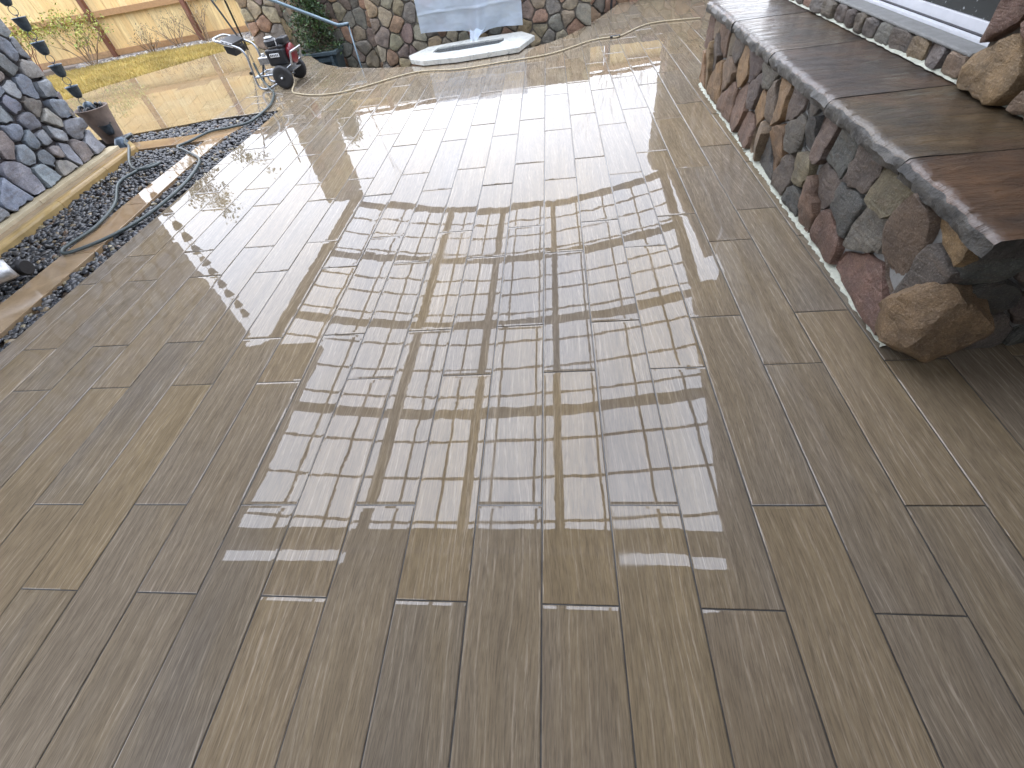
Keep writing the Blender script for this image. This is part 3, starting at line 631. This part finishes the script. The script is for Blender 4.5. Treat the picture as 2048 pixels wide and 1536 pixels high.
PC = ['P1','P2','P3','P4','P5','P2','P6','P1']
column(-4.98,-4.42,8.86,9.45,2.66,'square stone column behind the pressure washer, far left of the patio edge',51,PC)
column(1.95,2.55,8.92,9.5,2.60,'square stone column at the far end of the house wall on the right',61,PC)

# --- garden walls in the sunken area beyond the patio edge
def gwall(x0, x1, y, top, label, sd, d=.19, depth=.5, lo=-.55, cols=PC):
    g = thing('garden_wall', label, 'wall', ((x0+x1)/2, y+depth/2, -1.0), 'garden walls beyond the patio edge')
    MB().box((x0,y,-1.0),(x1,y+depth,top)).build('core', M['mortar3'], g); rs = random.Random(sd)
    face_stones(g, rand_seeds(rs, x0, x1, lo, top, d, cols), rect(x0-.015,x1+.015,lo,top-.004), lambda u, v, dd: (u, y-dd, v), M['stonef'], .013, .030, sd, jag=.006)
    return g
gwall(-2.56,.545,7.80,.66,'main stone garden wall behind the plastic sheet and the granite fire table',71,.17)
gwall(-4.1,-2.58,8.75,.80,'set-back stone wall behind the dark planter and the handrail',72,.19,cols=['P4','P6','P2','P3'])
gwall(.56,1.94,9.1,.55,'short stone wall at the right end of the patio edge',73,.19,cols=['P4','P6','P2','P3'])
MB().tube([(.95,8.95,-.9),(.955,8.95,.8)], .018, 8).build('drain_pipe', M['black']) and None
tag(bpy.data.objects['drain_pipe'], 'thin black upright pipe in front of the short right-hand stone wall', 'pipe')

# ------------------------------------------------------------------ arched pergola
per = thing('pergola', 'arched dark timber pergola with thin lattice bars over the patio', 'pergola', (-1.1,5.2,2.6))
def az(x): u = (x+1.15)/3.3; return 2.67 + .47*(1-u*u)
def rx(y): return 2.0 + (y-5.2)*(.2/3.7)           # right-hand end of a cross member
def arc(y, wd, ht, name, mat, dz=0):
    m = MB(); N = 22; x0 = -4.45; x1 = rx(y) if y > 5.2 else 1.9; vs = []
    for i in range(N+1):
        x = x0+(x1-x0)*i/N; z = az(x)+dz
        vs += [(x,y-wd/2,z),(x,y+wd/2,z),(x,y+wd/2,z+ht),(x,y-wd/2,z+ht)]
    fs = [(i*4+k, i*4+(k+1)%4, (i+1)*4+(k+1)%4, (i+1)*4+k) for i in range(N) for k in range(4)] + [(0,1,2,3),(N*4,N*4+1,N*4+2,N*4+3)]
    m.add(vs, fs).build(name, mat, per)
for y in (8.98,7.03,5.17,3.37): arc(y, .105, .09, 'cross_beam', M['beam'])
MB().box((-4.5,1.42,2.70),(1.9,1.60,2.88)).build('header_beam', M['beam'], per)
for y in (8.40,7.85,7.27,6.40,5.98,5.45,4.73,4.18,3.68,2.93,2.40,1.86): arc(y, .028, .018, 'lattice_bar', M['bar'], .05)
for x in (-2.31,-1.18,-.085): MB().box((x-.05,1.605,az(x)-.012),(x+.05,8.90,az(x)+.09)).build('rafter', M['beam'], per)
MB().bar((-4.45,1.605,2.75),(-4.45,9.4,2.75), .13, .12).build('rafter', M['beam'], per)
MB().bar((2.00,5.36,2.75),(2.20,9.4,2.75), .13, .12).build('rafter', M['beam'], per)
for x in (-3.85,-3.32,-2.80,-1.99,-1.50,-.87,-.36,.40,.95,1.53): MB().box((x-.014,1.605,az(x)+.070),(x+.014,8.895,az(x)+.086)).build('lattice_bar', M['bar'], per)

# ------------------------------------------------------------------ fence
fen = thing('cedar_fence', 'new cedar board fence with red-brown posts at the back of the garden', 'fence', (-4,11.6,-.03))
FP = [(-12.4,9.55),(-10.75,10.07),(-9.1,10.6),(-7.42,11.15),(-5.7,11.47),(-3.95,11.79),(-2.2,12.1),(-.45,12.42),(1.3,12.74),(3.05,13.06)]
rs = random.Random(9)
for i in range(len(FP)-1):
    a = Vector((*FP[i],0)); b = Vector((*FP[i+1],0)); d = (b-a).normalized(); nn = Vector((-d.y,d.x,0)); Ln = (b-a).length
    k = 0; s = .045
    while s < Ln-.06:
        wd = min(rs.uniform(.125,.15), Ln-.05-s); c = a+d*(s+wd/2)+nn*(.055+rs.uniform(-.004,.004)); h = 1.80+rs.uniform(-.01,.01) - .02*max(0,i-3)
        m = MB(); q = d*(wd/2-.002); t = nn*.009
        m.add([c-q-t+Vector((0,0,.0)),c+q-t,c+q+t,c-q+t,c-q-t+Vector((0,0,h)),c+q-t+Vector((0,0,h)),c+q+t+Vector((0,0,h)),c-q+t+Vector((0,0,h))], [(0,3,2,1),(4,5,6,7),(0,1,5,4),(1,2,6,5),(2,3,7,6),(3,0,4,7)]).build('board', M['fence'], fen); s += wd
    for z in (.06,.66,1.72): MB().bar(a+d*.046+Vector((0,0,z)), b-d*.046+Vector((0,0,z)), .05, .09).build('rail', M['rail'], fen)
    MB().bar(a+nn*.045+Vector((0,0,1.85)), b+nn*.045+Vector((0,0,1.85)), .14, .035).build('cap_rail', M['post'], fen)
for p in FP: MB().box((p[0]-.045,p[1]-.05,-.05),(p[0]+.045,p[1]+.04,1.83)).build('post', M['post'], fen, bevel=.004)

# ------------------------------------------------------------------ plants
def branch_tree(rs, p, d, ln, r, depth, mb, tips, spread=.5, up=.25, kids=(2,3)):
    pts = [Vector(p)]; rad = [r]; d = Vector(d).normalized(); n = 4
    for i in range(n):
        d = (d + Vector((rs.gauss(0,.13), rs.gauss(0,.13), rs.gauss(0,.08)+up*.1))).normalized()
        pts.append(pts[-1]+d*ln/n); rad.append(r*(1-.45*(i+1)/n))
    mb.tube(pts, rad, 5 if depth < 2 else 3, cap=False)
    if depth == 0: tips.append(pts[-1]); tips.append(pts[2]); return
    for k in range(rs.randint(*kids)):
        i = rs.choice((2,3,4)); a = rs.uniform(0,6.28)
        nd = (d + Vector((math.cos(a),math.sin(a),rs.uniform(-.1,.5)))*spread).normalized()
        branch_tree(rs, pts[i], nd, ln*rs.uniform(.6,.85), rad[i]*.65, depth-1, mb, tips, spread, up, kids)
def leaves(mb_v, mb_f, cc, rs, c, n, rad, size, cols, flat=1.0):
    for _ in range(n):
        q = Vector((rs.gauss(0,rad),rs.gauss(0,rad),rs.gauss(0,rad*flat)))+c; a = Vector((rs.gauss(0,1),rs.gauss(0,1),rs.gauss(0,1))).normalized()
        b = a.cross(Vector((rs.gauss(0,1),rs.gauss(0,1),rs.gauss(0,1)))).normalized(); s = size*rs.uniform(.6,1.3); o = len(mb_v)
        mb_v += [tuple(q-a*s), tuple(q+b*s*.35), tuple(q+a*s), tuple(q-b*s*.35)]; mb_f.append((o,o+1,o+2,o+3)); k = rs.uniform(.65,1.3); cl_ = rs.choice(cols); cc += [cl_[0]*k,cl_[1]*k,cl_[2]*k,1]*4
def leafmesh(name, V, F, Cc, parent):
    xs = [v[0] for v in V]; ys = [v[1] for v in V]; zs = [v[2] for v in V]; off = Vector((sum(xs)/len(xs), sum(ys)/len(ys), min(zs)))
    me = bpy.data.meshes.new(name); me.from_pydata([tuple(Vector(v)-off) for v in V], [], F); me.materials.append(M['leaf'])
    at = me.attributes.new('col','FLOAT_COLOR','POINT'); at.data.foreach_set('color', Cc); return link(name, me, parent, off)
def shrub(name, label, base, ht, stems, seed, cols=None, mat=None, n=9, size=.03, rad=.06, lean=.45, depth=2, cat='shrub', group=None, first=.5, r0=.012):
    rs = random.Random(seed); t = thing(name, label, cat, base, group); mb = MB(); tips = []
    for k in range(stems):
        a = rs.uniform(0,6.28); branch_tree(rs, Vector(base)+Vector((math.cos(a)*.04,math.sin(a)*.04,0)), (math.cos(a)*lean,math.sin(a)*lean,1), ht*first, r0, depth, mb, tips, .55)
    mb.build('branches', mat or M['twig'], t)
    if cols:
        V, F, Cc = [], [], []
        for p in tips: leaves(V, F, Cc, rs, p, n, rad, size, cols)
        leafmesh('foliage', V, F, Cc, t)
    return t
YG = [(.36,.37,.05),(.28,.32,.05),(.42,.38,.08),(.22,.26,.05)]
shrub('yellow_shrub', 'bushy yellow-green shrub against the cedar fence', (-9.22,10.02,-.03), .80, 9, 21, YG, n=9, size=.028, rad=.05, lean=.5, depth=2, first=.55)
shrub('gold_shrub', 'small gold-leaved shrub with rusty stems at the pillar edge', (-10.1,9.62,-.03), .85, 6, 22, YG, M['rust'], n=9, size=.03, rad=.06, depth=2, first=.5)
shrub('bare_shrub', 'bare twiggy shrub just right of the yellow-green one', (-8.25,10.6,-.03), .42, 7, 23, [(.30,.22,.11),(.36,.28,.16)], n=2, size=.02, rad=.03, lean=.7, depth=2, group='bare shrubs along the fence')
shrub('bare_shrub', 'bare twiggy shrub in the middle of the fence bay', (-7.75,10.78,-.03), .62, 6, 24, [(.30,.22,.11),(.36,.28,.16)], n=2, size=.02, rad=.03, lean=.6, depth=2, group='bare shrubs along the fence')
shrub('bare_shrub', 'bare twiggy shrub beside the right-hand dark fence post', (-7.2,10.95,-.03), .75, 6, 25, [(.30,.22,.11),(.36,.28,.16)], n=2, size=.02, rad=.03, lean=.5, depth=2, group='bare shrubs along the fence')
GR = [(.10,.12,.05),(.14,.15,.07),(.08,.10,.05),(.17,.16,.10)]
shrub('wispy_shrub', 'grey-green wispy shrub left of the far stone column', (-5.55,10.6,-.03), 1.5, 12, 26, GR, n=8, size=.05, rad=.11, lean=.22, depth=2, first=.5)
# evergreen in a dark planter
pl = thing('planter_box', 'dark slate-painted panelled planter box beyond the patio edge', 'planter', (-3.80,8.34,-.62))
def frus(x0,x1,y0,y1,z0,z1,e): return [(x0+e,y0+e,z0),(x1-e,y0+e,z0),(x1-e,y1-e,z0),(x0+e,y1-e,z0),(x0,y0,z1),(x1,y0,z1),(x1,y1,z1),(x0,y1,z1)]
CF = [(0,3,2,1),(4,5,6,7),(0,1,5,4),(1,2,6,5),(2,3,7,6),(3,0,4,7)]
px0, px1, py0, py1 = -4.22, -3.44, 8.30, 8.70
MB().add(frus(px0+.03,px1-.03,py0+.03,py1-.03,-.62,-.05,.05), CF).build('body', M['planter'], pl, bevel=.006)
rim = MB()
for a, b in (((px0,py0),(px1,py0+.06)),((px0,py1-.06),(px1,py1)),((px0,py0+.061),(px0+.06,py1-.061)),((px1-.06,py0+.061),(px1,py1-.061))): rim.box((a[0],a[1],-.049),(b[0],b[1],.005))
rim.build('rim', M['planter'], pl, bevel=.008)
for x in (px0+.08, px1-.13): MB().box((x,py0+.008,-.5),(x+.05,py0+.035,-.052)).build('panel_stile', M['planter'], pl)
for z in (-.13,-.52): MB().box((px0+.135,py0+.012,z),(px1-.135,py0+.04,z+.05)).build('panel_rail', M['planter'], pl)
MB().box((px0+.061,py0+.061,-.3),(px1-.061,py1-.061,-.03)).build('soil', M['soil'], pl)
rs = random.Random(44); ev = thing('evergreen_shrub', 'dense dark green upright evergreen growing in the slate planter', 'shrub', (-3.75,8.5,-.03))
mb = MB(); tips = []; mb.tube([(-3.75,8.5,-.03),(-3.75,8.5,1.2)], [.03,.008], 6)
V, F, Cc = [], [], []
for k in range(230):
    z = rs.uniform(.0,1.3); r = (.29*(1-.62*z/1.3))*math.sqrt(rs.uniform(.15,1)); a = rs.uniform(0,6.28); c = Vector((-3.75+math.cos(a)*r*1.15,8.5+math.sin(a)*r*.8,z))
    mb.tube([(-3.75,8.5,max(0,z-.12)), c], [.006,.002], 3, cap=False)
    leaves(V, F, Cc, rs, c, 26, .05, .026, [(.035,.075,.02),(.05,.10,.025),(.025,.05,.02),(.075,.13,.03)])
mb.build('branches', M['bark'], ev); leafmesh('foliage', V, F, Cc, ev)
# trees behind the fence: seen mirrored in the wet floor
def tree(name, label, base, ht, seed, cols=None, stems=1, spread=.42, r0=.07, n=22, size=.07, rad=.16, depth=4):
    rs = random.Random(seed); t = thing(name, label, 'tree', base, 'trees behind the fence'); mb = MB(); tips = []
    for k in range(stems):
        a = rs.uniform(0,6.28); branch_tree(rs, base, (math.cos(a)*.18*(stems>1),math.sin(a)*.18*(stems>1),1), ht*.36, r0, depth, mb, tips, spread, .5)
    mb.build('trunk', M['bark'], t)
    if cols:
        V, F, Cc = [], [], []
        for p in tips: leaves(V, F, Cc, rs, p, n, rad, size, cols)
        leafmesh('crown', V, F, Cc, t)
tree('bare_tree', 'slender leafless tree behind the fence, left of the pergola centre', (-5.6,13.6,-1.0), 5.6, 81, None, 5, .35, .06, depth=4)
tree('bare_tree', 'low leafless tree behind the fence, nearest the plastic sheet', (-3.4,13.4,-1.0), 3.9, 86, None, 6, .32, .05, depth=4)
tree('bare_tree', 'leafless tree behind the middle of the fence', (-1.9,13.9,-1.0), 4.2, 82, None, 6, .3, .05, depth=4)
tree('bare_tree', 'leafless tree behind the right half of the fence', (.2,14.4,-1.0), 4.0, 83, None, 6, .3, .05, depth=4)
tree('bare_tree', 'leafless tree behind the right end of the fence', (1.9,14.6,-1.0), 4.9, 84, None, 6, .3, .05, depth=4)
tree('evergreen_tree', 'small ragged evergreen tree behind the left fence corner', (-9.6,13.2,-1.0), 5.6, 85, GR, 1, .4, .07, depth=4, n=20, size=.07, rad=.14)

# ------------------------------------------------------------------ things on the patio
# fire table in the sunken area
ft = thing('fire_table', 'long pointed white and grey granite fire table with a black trough at the patio edge', 'fire table', (-1.1,7.1,-1.0))
OUT = [(-1.93,7.03),(-1.86,6.83),(-1.66,6.66),(-1.2,6.615),(-.42,6.73),(-.225,7.28),(-.41,7.62),(-1.1,7.56),(-1.72,7.40)]
HO = [(-1.60,7.05),(-1.55,7.02),(-1.50,6.985),(-1.2,6.995),(-.70,7.09),(-.64,7.20),(-.645,7.37),(-1.2,7.315),(-1.57,7.27)]
m = MB(); n = len(OUT); zt, zb = .062, .012
vs = [(x,y,zb) for x,y in OUT]+[(x,y,zt-.006) for x,y in OUT]+[(x*.994-.0066,y*.998+.014,zt) for x,y in OUT]+[(x,y,zt) for x,y in HO]+[(x,y,-.02) for x,y in HO]
m.add(vs, [(r*n+k, r*n+(k+1)%n, (r+1)*n+(k+1)%n, (r+1)*n+k) for r in range(4) for k in range(n)]+[tuple(range(n))]).build('slab', M['marble'], ft)
MB().prism([(x*.998-.002,y*.999+.007) for x,y in HO], -.03, .045).build('trough', M['lava'], ft)
MB().prism([(-1.5,7.0),(-.65,7.1),(-.65,7.42),(-1.5,7.32)], -1.0, -.061).build('pedestal', M['stonef'], ft, color=(.3,.25,.18))
# plastic sheet on the wall
rs = random.Random(19); m = MB(); NX, NZ = 64, 40; vs = []
for j in range(NZ+1):
    t = j/NZ; z = .70 - t*(.70-.15)
    for i in range(NX+1):
        s = i/NX; x = -1.84 + s*1.45
        zz_ = z + (.06*s-.03)*-1*t + .006*t*math.sin(s*9) - (.05*math.exp(-((s-.57)/.09)**2))*t**3
        fold = .012*math.sin(s*4+1.2)*t + .005*math.sin(s*17+t*3) + .018*mnoise.noise((s*5, t*4, 2)) + .007*mnoise.noise((s*14, t*11, 5))
        fold += .022*math.exp(-((t-.28-.05*s)/.015)**2) + .022*math.exp(-((t-.62+.09*s)/.015)**2) + .05*math.exp(-((s-.57-.05*(1-t))/.05)**2)*t
        vs.append((x, 7.66-fold*.9-.02*t, zz_))
m.add(vs, [(j*(NX+1)+i, j*(NX+1)+i+1, (j+1)*(NX+1)+i+1, (j+1)*(NX+1)+i) for j in range(NZ) for i in range(NX)])
sh = m.build('plastic_sheet', M['sheet'], None, smooth=True); tag(sh, 'translucent bluish plastic sheet hanging on the stone garden wall', 'plastic sheet')
m = MB(); vs = []
for j in range(9):
    t = j/8; hw = .115*(1-t)+.055*t
    for i in range(9):
        s = i/8-.5; vs.append((-1.02-.05*t+s*2*hw, 7.60-.20*t+.02*math.cos(s*14), .150-.085*t+.015*math.sin(s*11+2)))
m.add(vs, [(j*9+i, j*9+i+1, (j+1)*9+i+1, (j+1)*9+i) for j in range(8) for i in range(8)]).build('gathered_tail', M['sheet'], sh, smooth=True)
# handrail
hr = thing('handrail', 'blue-grey metal handrail sloping down beyond the patio edge', 'handrail', (-3.2,7.95,-1.0))
MB().tube(catmull([(-4.35,7.95,.885),(-3.96,7.95,.716),(-3.5,7.95,.515),(-3.18,7.95,.375),(-3.10,7.95,.350),(-2.96,7.95,.352)],5), .021, 10).build('rail', M['railm'], hr, smooth=True)
for x, z in ((-2.975,.345),): MB().tube([(x,7.96,-1.0),(x,7.96,z-.015)], .012, 8).build('post', M['railm'], hr, smooth=True)
# black garden poles
MB().tube([(-5.52,9.42,-.04),(-5.52,9.42,2.0)], .016, 8).build('garden_pole', M['black'], smooth=True); tag(bpy.data.objects['garden_pole'], 'straight thin black pole standing by the pale pebbles', 'pole')
o = MB().tube(catmull([(-5.58,9.50,-.04),(-5.80,9.55,.6),(-6.08,9.6,1.2),(-6.42,9.65,1.9)],4), .016, 8).build('garden_pole', M['black'], smooth=True); tag(o, 'leaning thin black pole left of the straight one', 'pole')
# rain chain and its pot
rc = thing('rain_chain', 'rain chain of dark patina bell cups hanging beside the stone pillar', 'rain chain', (-5.13,5.12,.36))
cx, cy = -5.13, 5.12
def ring_pts(z, r, a, n=14, h=None):
    h = h or r; return [(cx+math.cos(a)*math.cos(t)*r, cy+math.sin(a)*math.cos(t)*r, z+math.sin(t)*h) for t in [2*math.pi*k/n for k in range(n+1)]]
CUP = MB().lathe([(.012,-.055),(.030,-.052),(.044,-.03),(.052,.0),(.061,.045),(.066,.05),(.060,.048),(.046,.0),(.030,-.035),(.0,-.04)], (0,0,0), 18, cap=False).mesh('cup', M['copper'], True)
k = 0; z = .485
while z < 2.62:
    link('cup', CUP, rc, (cx, cy, z))
    MB().tube(ring_pts(z-.090, .031, .6, 14, .036), .0035, 5, False).build('link', M['copper'], rc, smooth=True)
    MB().tube(ring_pts(z-.134, .012, 2.2, 10, .018), .003, 5, False).build('link', M['copper'], rc, smooth=True)
    z += .19
MB().tube([(cx,cy,2.45),(cx,cy,2.72)], .004, 5).build('hanger', M['copper'], rc)
pot = thing('flower_pot', 'weathered grey-brown tapered pot under the rain chain', 'pot', (-5.03,5.12,0))
qx, qy = -5.07, 5.10
MB().lathe([(.100,.0),(.105,.02),(.127,.16),(.150,.29),(.161,.325),(.166,.335),(.161,.34),(.150,.332),(.138,.28),(.0,.27)], (qx,qy,.0), 28, cap=False).build('body', M['pot'], pot, smooth=True, sharp=50)
lc = bpy.data.objects.new('bell_ornament', CUP); COL.objects.link(lc); lc.parent = pot; lc.location = (qx+.105-WLOC[pot.name].x, qy-.095-WLOC[pot.name].y, .14); WLOC[lc.name] = Vector((qx+.105,qy-.095,.14))
rs = random.Random(3)
drf = thing('drift_roots', 'tangle of dark curled roots and cups lying in the pot top', 'roots', (qx,qy,.33))
for i in range(4):
    a = i*1.6+.4; c = Vector((qx+math.cos(a)*.06, qy+math.sin(a)*.06, .325)); pts = [c+Vector((math.cos(t)*.055,math.sin(t)*.05,.03*math.sin(t*2+i))) for t in [k*.45 for k in range(13)]]
    MB().tube(pts, .016, 6).build('root', M['black'], drf, smooth=True)
m = MB(); m.lathe([(.0,.30),(.045,.305),(.055,.335),(.045,.375),(.025,.39),(.0,.395)], (qx-.01,qy,0), 14, cap=False); m.build('knob', M['copper'], drf, smooth=True)
# small fitting by the pot
fit = thing('hose_reel_fitting', 'dark bell-shaped hose fitting on the gravel at the foot of the pot', 'hose fitting', (-4.80,4.90,0))
MB().lathe([(.0,0),(.085,.0),(.075,.03),(.045,.075),(.03,.085),(.0,.087)], (-4.80,4.88,.0), 16, cap=False).build('bell', M['copper'], fit, smooth=True, sharp=50)
MB().tube([(-4.90,5.02,.035),(-4.78,5.06,.05)], .022, 10).build('coupling', M['alu'], fit, smooth=True, sharp=50)
# garden hose
GH = [(-3.80,6.47,.30),(-3.78,6.44,.20),(-3.74,6.40,.12),(-3.66,6.33,.045),(-3.56,6.20,.02),(-3.44,5.89,.018),(-3.375,5.602,.018),(-3.381,5.151,.02),(-3.568,5.039,.016),(-3.778,4.98,.016),(-3.88,4.74,.016),(-3.94,4.596,.018),(-3.781,4.468,.02),(-3.467,4.203,.018),(-3.344,3.964,.022),(-3.26,3.612,.022),(-3.247,3.242,.022),(-3.284,2.961,.022),(-3.408,2.726,.02),(-3.582,2.581,.018),(-3.667,2.611,.018),(-3.681,2.7,.018),(-3.646,2.954,.018),(-3.745,3.326,.024),(-4.023,3.758,.026),(-4.014,4.007,.026),(-3.927,4.144,.026),(-3.864,4.164,.026),(-3.889,4.046,.036),(-4.041,4.045,.028),(-4.258,4.25,.026),(-4.50,4.62,.06),(-4.68,4.80,.05),(-4.79,4.95,.05),(-4.78,5.05,.05)]
o = MB().tube(catmull(GH,7), .0125, 10).build('garden_hose', M['hose'], smooth=True); tag(o, 'green-grey garden hose looping over the dark gravel to the pressure washer', 'hose')
BH = [(-3.42,6.62,.20),(-3.36,6.45,.06),(-3.311,6.207,.012),(-3.146,6.051,.011),(-2.825,5.902,.011),(-2.45,5.939,.011),(-1.904,6.313,.011),(-1.596,6.403,.011),(-1.131,6.296,.011),(-.637,6.367,.011),(-.024,6.473,.011),(.486,6.858,.011),(.74,6.907,.011),(.865,6.918,.011),(1.305,7.377,.011),(1.929,7.325,.011)]
ph = MB().tube(catmull(BH,8), .0082, 8).build('pressure_hose', M['hose2'], smooth=True); tag(ph, 'thin beige pressure hose trailing across the far end of the plank floor', 'hose')
MB().tube([(.74,6.907,.0125),(.865,6.918,.0125)], .0155, 10).build('coupling', M['black'], ph, smooth=True, sharp=50)

# ------------------------------------------------------------------ pressure washer
pw = thing('pressure_washer', 'wheeled petrol pressure washer with black engine, red shroud and grey tube handle', 'pressure washer', (-3.6,6.5,0))
def wheel(y):
    wl = MB().lathe([(.075,-.03),(.105,-.034),(.122,-.022),(.127,0),(.122,.022),(.105,.034),(.075,.03)], (-3.455,y,.128), 32, 'y').build('wheel', M['rubber'], pw, smooth=True, sharp=45)
    MB().lathe([(.0,-.030),(.03,-.034),(.045,-.024),(.074,-.018),(.074,.018),(.0,.02)], (-3.455,y,.128), 24, 'y').build('rim', M['black'], wl, smooth=True, sharp=40)
    MB().lathe([(.0,-.052),(.011,-.051),(.013,-.036)], (-3.455,y,.128), 12, 'y').build('hub_cap', M['white'], wl, smooth=True)
wheel(6.40); wheel(6.86)
MB().tube([(-3.455,6.43,.128),(-3.455,6.83,.128)], .010, 8).build('axle', M['steel'], pw)
for y in (6.46, 6.78):
    hp = catmull([(-3.60,y,.055),(-3.72,y,.020),(-3.82,y,.016),(-3.872,y,.06),(-3.868,y,.15),(-3.855,y,.26),(-3.845,y,.36),(-3.868,y,.435),(-3.925,y,.475),(-4.05,y,.522),(-4.15,y,.556)],5)
    MB().tube(hp, .0135, 10).build('handle_tube', M['steel'], pw, smooth=True)
MB().tube(catmull([(-4.15,6.46,.556),(-4.19,6.50,.572),(-4.20,6.62,.575),(-4.19,6.74,.572),(-4.15,6.78,.556)],5), .0135, 10).build('handle_grip', M['steel'], pw, smooth=True)
for (a, b) in (((-3.862,6.46,.146),(-3.47,6.46,.160)),((-3.862,6.78,.146),(-3.47,6.78,.160)),((-3.60,6.46,.055),(-3.47,6.46,.09)),((-3.60,6.78,.055),(-3.47,6.78,.09)),((-3.86,6.47,.146),(-3.86,6.77,.146)),((-3.62,6.47,.05),(-3.62,6.77,.05)),((-3.30,6.46,.24),(-3.262,6.46,.36)),((-3.47,6.46,.160),(-3.30,6.46,.24)),((-3.30,6.78,.24),(-3.262,6.78,.36)),((-3.47,6.78,.160),(-3.30,6.78,.24)),((-3.262,6.46,.36),(-3.262,6.78,.36))):
    MB().tube([a,b], .0125, 8).build('frame_tube', M['steel'], pw, smooth=True, sharp=60)
MB().box((-3.72,6.48,.162),(-3.33,6.76,.172)).build('engine_plate', M['steel'], pw, bevel=.002)
en = MB().add(frus(-3.60,-3.345,6.47,6.74,.235,.405,.0), CF).build('engine', M['black'], pw, bevel=.022, seg=3)
for i in range(6): MB().box((-3.585+i*.004,6.50,.176+i*.010),(-3.37-i*.004,6.72,.181+i*.010)).build('cooling_fin', M['alu'], en)
pltw = MB().box((-3.545,6.463,.325),(-3.42,6.469,.365)).build('name_plate', M['white'], en, bevel=.002)
for i in range(5): MB().box((-3.535+i*.0225,6.4615,.335),(-3.535+i*.0225+.013,6.4628,.356)).build('letter', M['ink'], pltw)
MB().lathe([(.0,.0),(.072,.0),(.085,.015),(.085,.055),(.06,.075),(.0,.08)], (-3.515,6.58,.425), 20, cap=False).build('air_filter', M['black'], pw, smooth=True, sharp=40)
MB().lathe([(.0,.0),(.05,.0),(.045,.012),(.0,.016)], (-3.525,6.57,.5055), 18, cap=False).build('filter_cap', M['white'], pw, smooth=True)
MB().box((-3.41,6.52,.44),(-3.31,6.68,.50)).build('muffler', M['black'], pw, bevel=.012)
MB().tube([(-3.42,6.50,.41),(-3.405,6.49,.50)], .006, 6).build('spark_lead', M['white'], pw)
MB().lathe([(.0,-.01),(.085,-.005),(.105,.02),(.105,.05),(.085,.062),(.0,.066)], (-3.345,6.61,.325), 24, 'x', cap=False).build('starter_shroud', M['red'], pw, smooth=True, sharp=40)
MB().box((-3.42,6.475,.4055),(-3.345,6.74,.438)).build('fuel_tank', M['black'], pw, bevel=.012)
pu = MB().box((-3.745,6.50,.262),(-3.602,6.62,.335)).build('pump', M['alu'], pw, bevel=.012)
for i in range(5): MB().box((-3.735+i*.024,6.492,.254),(-3.725+i*.024,6.498,.328)).build('pump_fin', M['alu'], pu)
MB().lathe([(.0,0),(.022,0),(.022,.03),(.0,.032)], (-3.68,6.56,.336), 12, cap=False).build('pump_head', M['white'], pu, smooth=True, sharp=40)
mxx = Vector((-4.06,6.62,.52)); dd = Vector((-.94,0,.34)).normalized()
pn = MB().bar((-3.955,6.62,.500),(-4.09,6.62,.548), .30, .03).build('control_panel', M['black'], pw, bevel=.004)
MB().bar((-3.958,6.455,.495),(-4.088,6.455,.542), .006, .045).build('panel_label', M['white'], pn)
for i in range(3): MB().bar((-3.968-i*.042,6.4505,.4985+i*.0152),(-3.990-i*.042,6.4505,.5065+i*.0152), .003, .020).build('label_print', M['ink'], pn)
MB().add([(-4.09,6.47,.50),(-3.97,6.47,.455),(-3.97,6.76,.455),(-4.09,6.76,.50),(-4.085,6.47,.425),(-3.985,6.47,.385),(-3.985,6.76,.385),(-4.085,6.76,.425)], CF).build('tool_holder', M['black'], pw, bevel=.006)
MB().lathe([(.0,-.015),(.018,-.014),(.018,.012),(.0,.015)], (-3.885,6.45,.20), 12, 'y', cap=False).build('clamp_knob', M['black'], pw, smooth=True, sharp=40)
MB().tube(catmull([(-3.70,6.50,.27),(-3.76,6.46,.12),(-3.74,6.45,.05),(-3.68,6.47,.03)],5), .010, 8).build('bypass_hose', M['black'], pw, smooth=True)

# ------------------------------------------------------------------ silver tool at the left edge
tl = thing('silver_tool', 'brushed metal guard tool with lime strip lying on the left gravel', 'tool', (-3.92,2.25,0))
a0 = Vector((-3.97,1.96,.085)); a1 = Vector((-3.715,2.30,.085)); ax = (a1-a0).normalized(); sd_ = Vector((ax.y,-ax.x,0)); m = MB(); vs = []; n = 16
for p in (a0, a0+ax*.05, a1-ax*.03, a1):
    for k in range(n+1):
        t = R(-25)+R(175)*k/n; rr_ = .092 if p is not a1 else .080
        vs.append(p + sd_*math.cos(t)*rr_ + Vector((0,0,1))*math.sin(t)*rr_*.85)
m.add(vs, [(j*(n+1)+k, j*(n+1)+k+1, (j+1)*(n+1)+k+1, (j+1)*(n+1)+k) for j in range(3) for k in range(n)])
o = m.build('guard', M['alu'], tl, smooth=True); s_ = o.modifiers.new('solid','SOLIDIFY'); s_.thickness = .006
MB().tube([a0-sd_*.088+Vector((0,0,.03)), a1-sd_*.088-ax*.04+Vector((0,0,.03))], .014, 8).build('lime_strip', M['lime'], tl, smooth=True)
MB().lathe([(.0,-.03),(.045,-.03),(.055,-.015),(.055,.015),(.045,.03),(.0,.03)], a1+ax*.05+Vector((-.01,.0,-.02)), 18, 'x', cap=False).build('wheel', M['rubber'], tl, smooth=True, sharp=40)
MB().lathe([(.0,-.03),(.04,-.03),(.05,-.015),(.05,.015),(.04,.03),(.0,.03)], a0+sd_*.13+ax*.12+Vector((0,0,-.03)), 18, 'x', cap=False).build('wheel', M['rubber'], tl, smooth=True, sharp=40)
MB().tube([a0, a1+ax*.03], .03, 10).build('motor', M['black'], tl, smooth=True, sharp=50)
for k in range(2): MB().lathe([(.0,.0),(.006,.0),(.006,.003),(.0,.004)], a1-ax*(.05+.025*k)+sd_*.03+Vector((0,0,.0755)), 10, cap=False).build('rivet', M['ink'], tl)
